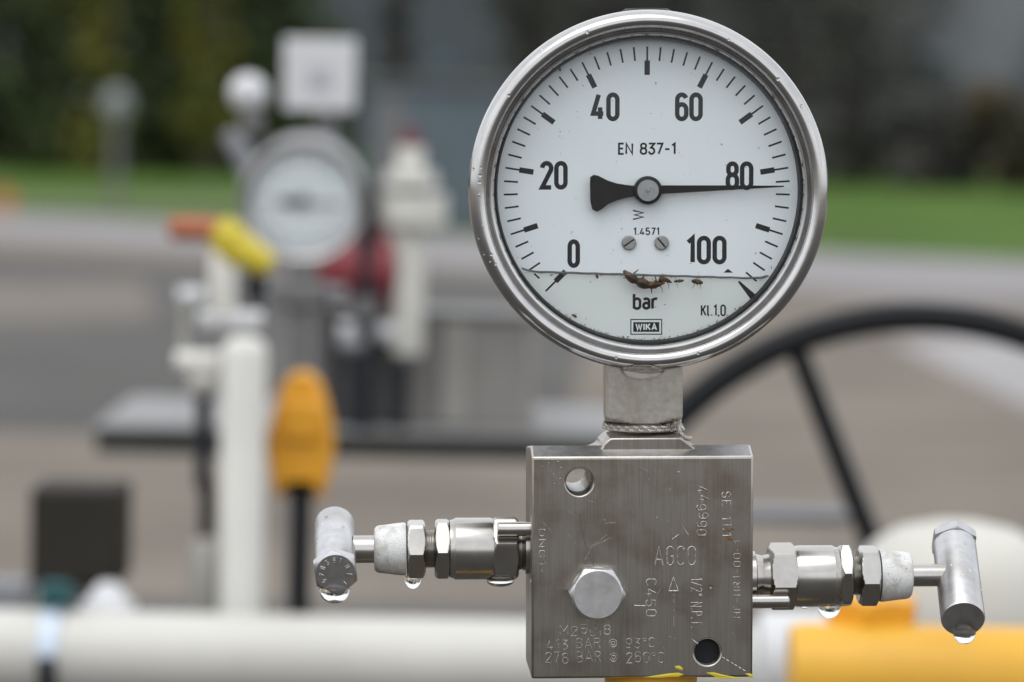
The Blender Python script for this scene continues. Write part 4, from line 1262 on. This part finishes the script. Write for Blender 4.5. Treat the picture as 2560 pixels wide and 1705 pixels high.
part_cyl(g2, 'side_valve', M_GREY, 640, 672, 55, 34, D4, 'x')
part_cyl(g2, 'side_valve', M_GREY, 760, 672, 70, 34, D4, 'x')
q = under(g2, P(690, 708, D4)); m = MB(); m.tube([(q.x, q.y, q.z), (q.x, q.y, 0)], .009, 16); m.build('riser', M_GREYD, g2)

# amber oval handle on a black spindle
D5 = 2.53
k5 = K(D5)
q = P(693, 1000, D5)
hd = thing('paddle_valve', 'amber orange oval paddle handle on a black spindle', 'valve', Vector((q.x, q.y, A.z)))
out = [(0, 152), (28, 146), (48, 118), (66, 62), (76, 20), (78, -40), (72, -90), (58, -142), (40, -156), (26, -120), (-26, -120), (-40, -156), (-58, -142), (-72, -90), (-78, -40), (-76, 20), (-66, 62), (-48, 118), (-28, 146)]
qq = under(hd, q); n = len(out); vs = []
for (x, z) in out: vs.append((qq.x + x * k5 * .95, qq.y - .010, qq.z + z * k5 * .97))
for (x, z) in out: vs.append((qq.x + x * k5 * .95, qq.y + .016, qq.z + z * k5 * .97))
m = MB(); m.add(vs, [tuple(range(n)), tuple(range(2 * n - 1, n - 1, -1))] + [(i, (i + 1) % n, n + (i + 1) % n, n + i) for i in range(n)])
m.build('paddle', M_ORANGE, hd, bevel=.005, seg=3)
m = MB(); m.box((qq.x, qq.y - .011, qq.z + .012), (100 * k5, .010, 100 * k5)); m.build('raised_panel', M_ORANGE, hd, bevel=.004)
lo = under(hd, P(694, 1090, D5))
m = MB(); m.tube([(lo.x, lo.y, lo.z), (lo.x, lo.y, .0)], .0078, 20); m.build('spindle', M_BLACK, hd)

# grey shelf tray on hidden posts, with the things that stand on it
YS = 3.15
f0, f1 = P(215, 983, YS), P(1500, 1000, YS)
ZP = (P(700, 986, YS).z)
_r = ray(700, 918); back = (Vector((0, 0, CAM_H)) + _r * ((ZP - CAM_H) / _r.z)).y
fy = (f0.y + f1.y) / 2
wx, wy = f1.x - f0.x, back - fy
lp = thing('shelf_tray', 'long grey shelf tray with a dark front lip behind the orange paddle', 'shelf', Vector(((f0.x + f1.x) / 2, fy + wy / 2, 0)))
lipz = 52 * K(YS)
m = MB(); m.box((0, 0, ZP - .0025), (wx, wy, .005)); m.build('tray', M_GREYT, lp, bevel=.001)
m = MB(); m.box((0, -wy / 2 + .004, ZP - .0055 - lipz / 2), (wx - .004, .006, lipz)); m.build('front_lip', M_LIP, lp, bevel=.001)
m = MB(); m.box((0, wy / 2 - .004, ZP - .0055 - lipz / 2), (wx - .004, .006, lipz)); m.build('back_lip', M_BROWN, lp, bevel=.001)
for dx in (553, 1455):
    q = P(dx, 1000, YS + .1); x = q.x - (f0.x + f1.x) / 2
    m = MB(); m.box((x, .03, (ZP - .006) / 2), (.03, .03, ZP - .006)); m.build('leg', M_GREYD, lp, smooth=0)
yb_ = fy + .105
q = P(990, 970, yb_)
bq = thing('equipment_case', 'low wide grey equipment case on the shelf tray behind the cream ribbed column', 'equipment case', Vector((q.x, yb_, ZP)))
kk = K(yb_ - .05)
m = MB(); hh = 250 * kk; w_ = 480 * kk; m.box((0, 0, hh / 2), (w_, .10, hh)); m.build('housing', M_CASE, bq, bevel=.002)
m = MB(); m.box((0, -.002, hh + .003), (w_ + .006, .106, .006)); m.build('lid', M_GREYD, bq, bevel=.001)
m = MB(); m.box((-150 * kk, -.0515, hh * .42), (150 * kk, .004, hh * .74)); m.build('door', M_CASED, bq, bevel=.001)
m = MB(); m.box((55 * kk, -.052, hh * .5), (62 * kk, .005, hh * .96)); m.build('pale_strip', M_CONCRETE, bq, bevel=.001)
m = MB(); m.box((228 * kk, -.0515, hh * .5), (14 * kk, .003, hh * .98)); m.build('corner_strip', M_CONCRETE, bq, bevel=.001)
YP = fy + .025
def on_platform(p): return Vector((p.x, p.y, ZP))
# white square sign on a post
D6 = YP
k6 = K(D6)
q = P(735, 172, D6)
sg = thing('square_sign', 'white square sign plate with faint grey print on a thin post', 'sign', on_platform(q))
q = q - Vector((0, 0, ZP))
m = MB(); m.box((0, 0, q.z), (166 * k6, .006, 166 * k6)); m.build('plate', M_WHITE, sg, bevel=.002)
m = MB(); m.box((0, -.0042, q.z - .003), (46 * k6, .001, 46 * k6)); m.build('print', M_PRINT, sg, smooth=0)
m = MB(); m.tube([(0.006, .012, 0), (0.006, .012, q.z + .02)], .009, 16); m.build('post', M_GREYD, sg)
# white ball on a grey fitting
D7 = 2.85
k7 = K(D7)
q = P(571, 214, D7)
bl = thing('ball_knob', 'small white ball on top of a grey angled fitting', 'knob', to_ground(q))
m = MB(); rb_ = 45 * k7
m.lathe([(0, -rb_)] + [(rb_ * math.cos(R(-90 + 15 * i)), rb_ * math.sin(R(-90 + 15 * i))) for i in range(1, 12)] + [(0, rb_)], Matrix.Translation((0, 0, q.z)), 28); m.build('ball', M_WHITE, bl)
part_cyl(bl, 'neck', M_GREYD, 580, 282, 52, 50, D7, 'z')
m = MB(); e = [under(bl, P(*a, D7)) for a in ((520, 305), (550, 340), (578, 400), (585, 470))]
m.tube(e, [22 * k7, 27 * k7, 27 * k7, 22 * k7], 20); m.build('elbow', M_GREY, bl)
e = under(bl, P(585, 470, D7)); m = MB(); m.tube([e, (e.x, e.y, 0)], 20 * k7, 16); m.build('riser', M_GREYD, bl)

# cream hydrant column on a dark post
D8 = YP
k8 = K(D8)
q = P(945, 600, D8)
hy = thing('hydrant_column', 'cream ribbed column with a red cap on a dark post', 'hydrant', on_platform(q))
part_cyl(hy, 'neck', M_CREAMH, 943, 370, 66, 64, D8)
part_cyl(hy, 'collar', M_CREAMH, 943, 412, 126, 36, D8)
part_cyl(hy, 'body', M_CREAMH, 950, 482, 156, 72, D8)
part_cyl(hy, 'seal', M_DARK, 945, 436, 84, 24, D8)
part_cyl(hy, 'collar', M_CREAMH, 926, 548, 78, 50, D8)
part_cyl(hy, 'column', M_CREAMH, 938, 690, 74, 250, D8)
part_cyl(hy, 'cap', M_REDCAP, 944, 318, 56, 48, D8)
part_cyl(hy, 'outlet', M_WHITE, 868, 762, 175, 46, D8, 'x')
part_cyl(hy, 'outlet_nut', M_GREY, 808, 790, 60, 50, D8 - .01, 'x')
e = under(hy, P(924, 830, D8)); m = MB(); m.tube([e, (e.x, e.y, 0)], 17 * k8, 16); m.build('post', M_DARK, hy)
# red coupling and dark pole
DR = YP + .012
q = P(835, 600, DR)
rc = thing('red_coupling', 'dark red coupling beside the blurred gauge', 'coupling', on_platform(q))
part_cyl(rc, 'flange', M_RED, 822, 612, 172, 165, DR, 'x')
part_cyl(rc, 'arm', M_RED, 886, 610, 36, 215, DR, 'z')
e = under(rc, P(826, 690, DR)); m = MB(); m.tube([e, (e.x, e.y, 0)], .010, 14); m.build('riser', M_DARK, rc)
a_ = P(846, 415, YP - .02)
dp_ = thing('dark_pole', 'thick dark steel pole between the blurred gauge and the cream column', 'pole', on_platform(a_))
hz = a_.z - ZP
m = MB(); m.tube([(0, 0, 0), (0, 0, hz - .01), (0, 0, hz)], [.0085, .0085, .006], 18); m.build('shaft', M_DARK, dp_)
m = MB(); m.lathe([(0, 0), (.013, 0), (.013, .02), (0, .02)], Matrix.Translation((0, 0, hz * .45)), 18); m.build('clamp', M_GREYD, dp_)

# black handwheel with cream gate valve
D9 = 2.42
k9 = K(D9)
hc = P(2100, 1490, D9)
hw = thing('gate_valve', 'cream gate valve with a large black handwheel', 'gate valve', to_ground(hc))
cz = hc.z
RW = 762 * k9
N = 96
fa = Vector((0, -1, 0.02)).normalized()
Mw = frame((0, 0, cz), fa, (1, 0, 0))
m = MB(); m.tube([Mw @ Vector((RW * math.cos(6.2832 * i / N), RW * math.sin(6.2832 * i / N), 0)) for i in range(N)], 36 * k9, 18, closed=True)
wheel = m.build('handwheel', M_BLACK, hw)
for i in range(5):
    a = R(112.7 + 72 * i)
    d_ = Vector((math.cos(a), math.sin(a), 0))
    m = MB(); m.tube([Mw @ (d_ * .03), Mw @ (d_ * RW * .5 + Vector((0, 0, -.006))), Mw @ (d_ * RW)], [.0088, .0082, .0076], 14); m.build('spoke', M_BLACK, wheel)
m = MB(); m.lathe([(0, -.03), (.04, -.03), (.04, .02), (.018, .024), (.018, .045), (0, .045)], Mw, 30); m.build('hub', M_BLACK, wheel)
# cream body in front of the wheel
k10 = K(2.15)
def hwp(dx, dy, d): return under(hw, P(dx, dy, d))
m = MB()
c0 = hwp(2190, 1600, 2.15)
rx = 250 * k10
prof = [(0, 405 * k10), (rx * .25, 402 * k10), (rx * .55, 385 * k10), (rx * .78, 350 * k10), (rx * .93, 290 * k10), (rx, 200 * k10), (rx, 0), (rx * 1.15, -.01), (rx * 1.15, -.05), (rx * .8, -.06), (rx * .8, -c0.z), (0, -c0.z)]
m.lathe(prof, Matrix.Translation(c0), 48); m.build('body', M_CREAMW, hw)
m = MB(); e0, e1 = hwp(1745, 1520, 2.2), hwp(2120, 1520, 2.2)
m.tube([e0, e1], 118 * k10, 36); m.build('inlet', M_WHITE, hw)
m = MB(); m.lathe([(0, 0), (150 * k10, 0), (150 * k10, .014), (0, .014)], frame(hwp(1920, 1520, 2.2), (1, 0, 0)), 40); m.build('flange', M_CREAM, hw)
# yellow body in front
D11 = 1.75
k11 = K(D11)
c1 = P(2200, 1560, D11)
ya = thing('yellow_actuator', 'yellow valve actuator body in front of the cream gate valve', 'actuator', to_ground(c1))
zc1 = c1.z
m = MB()
hwid = 385 * k11
m.lathe([(0, 0), (112 * k11, 0), (122 * k11, .006), (122 * k11, hwid * 2 - .006), (112 * k11, hwid * 2), (0, hwid * 2)], frame((-hwid, 0, zc1), (1, 0, 0)), 48)
m.build('housing', M_AMBER, ya)
m = MB(); m.lathe([(0, 0), (.030, 0), (.030, .030), (0, .030)], Matrix.Translation((-150 * k11 + .0, 0, zc1 + 100 * k11)), 32)
e = under(ya, P(2010, 1418, D11))
m = MB(); m.hexnut(62 * k11, 118 * k11, Matrix.Translation((e.x, .02, e.z - 24 * k11)), rot=R(20)); m.build('top_plug', M_ORANGE, ya, smooth=25)
m = MB(); m.tube([(0, 0, zc1 - 110 * k11), (0, 0, 0)], .022, 24); m.build('pedestal', M_AMBER, ya)
# grey handrail
q0, q1 = P(1560, 1178, 2.62), P(1950, 1190, 2.62)
gp = thing('grey_rail', 'grey horizontal rail behind the block at the handwheel', 'rail', Vector((q0.x, q0.y, 0)))
m = MB(); m.tube([(0, 0, q0.z), (q1.x - q0.x, 0, q0.z)], .0068, 16); m.build('bar', M_GREY, gp)
m = MB(); m.tube([(0.01, 0, 0), (0.01, 0, q0.z)], .0068, 16); m.build('post', M_GREY, gp)

# blue grey cabinet by the road
q0, q1 = G(838, 524), G(1240, 540)
cb = thing('utility_cabinet', 'blue grey utility cabinet at the far edge of the road', 'cabinet', Vector(((q0.x + q1.x) / 2, q0.y + .6, 0)))
wc = q1.x - q0.x; hc_ = 332 * K(q0.y)
m = MB(); m.box((0, 0, hc_ / 2), (wc, 1.2, hc_)); m.build('housing', M_CABINET, cb, bevel=.02)
m = MB(); m.box((0, -.05, hc_ + .03), (wc + .12, 1.34, .06)); m.build('roof', M_GREYD, cb, bevel=.01)
m = MB(); m.box((wc * .17, -.612, hc_ * .42), (wc * .5, .02, hc_ * .72)); m.build('door', M_CABINET, cb, bevel=.005)
m = MB(); m.box((-wc * .36, -.612, hc_ * .5), (wc * .16, .02, hc_ * .9)); m.build('pale_panel', M_GREYD, cb, bevel=.005)
# lamp post
q = G(266, 478)
lm = thing('lamp_post', 'slim grey lamp post with a rounded pale head in front of the trees', 'lamp post', q)
kl = K(q.y)
hp = 205 * kl
m = MB(); m.tube([(0, 0, 0), (0, 0, hp)], [.065, .055], 14); m.build('pole', M_GREYD, lm)
m = MB(); m.lathe([(0, 0), (.10, 0), (.17, .10), (.18, .22), (.14, .34), (0, .40)], Matrix.Translation((0, 0, hp)), 20); m.build('head', M_HEAD, lm)
# orange marker far away
q = G(10, 487)
om = thing('orange_marker', 'orange marker post at the far edge of the road', 'marker', q)
ko = K(q.y)
m = MB(); m.lathe([(0, 0), (.16, 0), (.16, .04), (.13, .05), (.11, 52 * ko), (0, 52 * ko)], None, 20); m.build('post', M_REDOR, om)
m = MB(); m.lathe([(.125, 20 * ko), (.13, 20 * ko), (.125, 30 * ko), (.12, 30 * ko)], None, 20, closed=True); m.build('band', M_ORANGE, om)
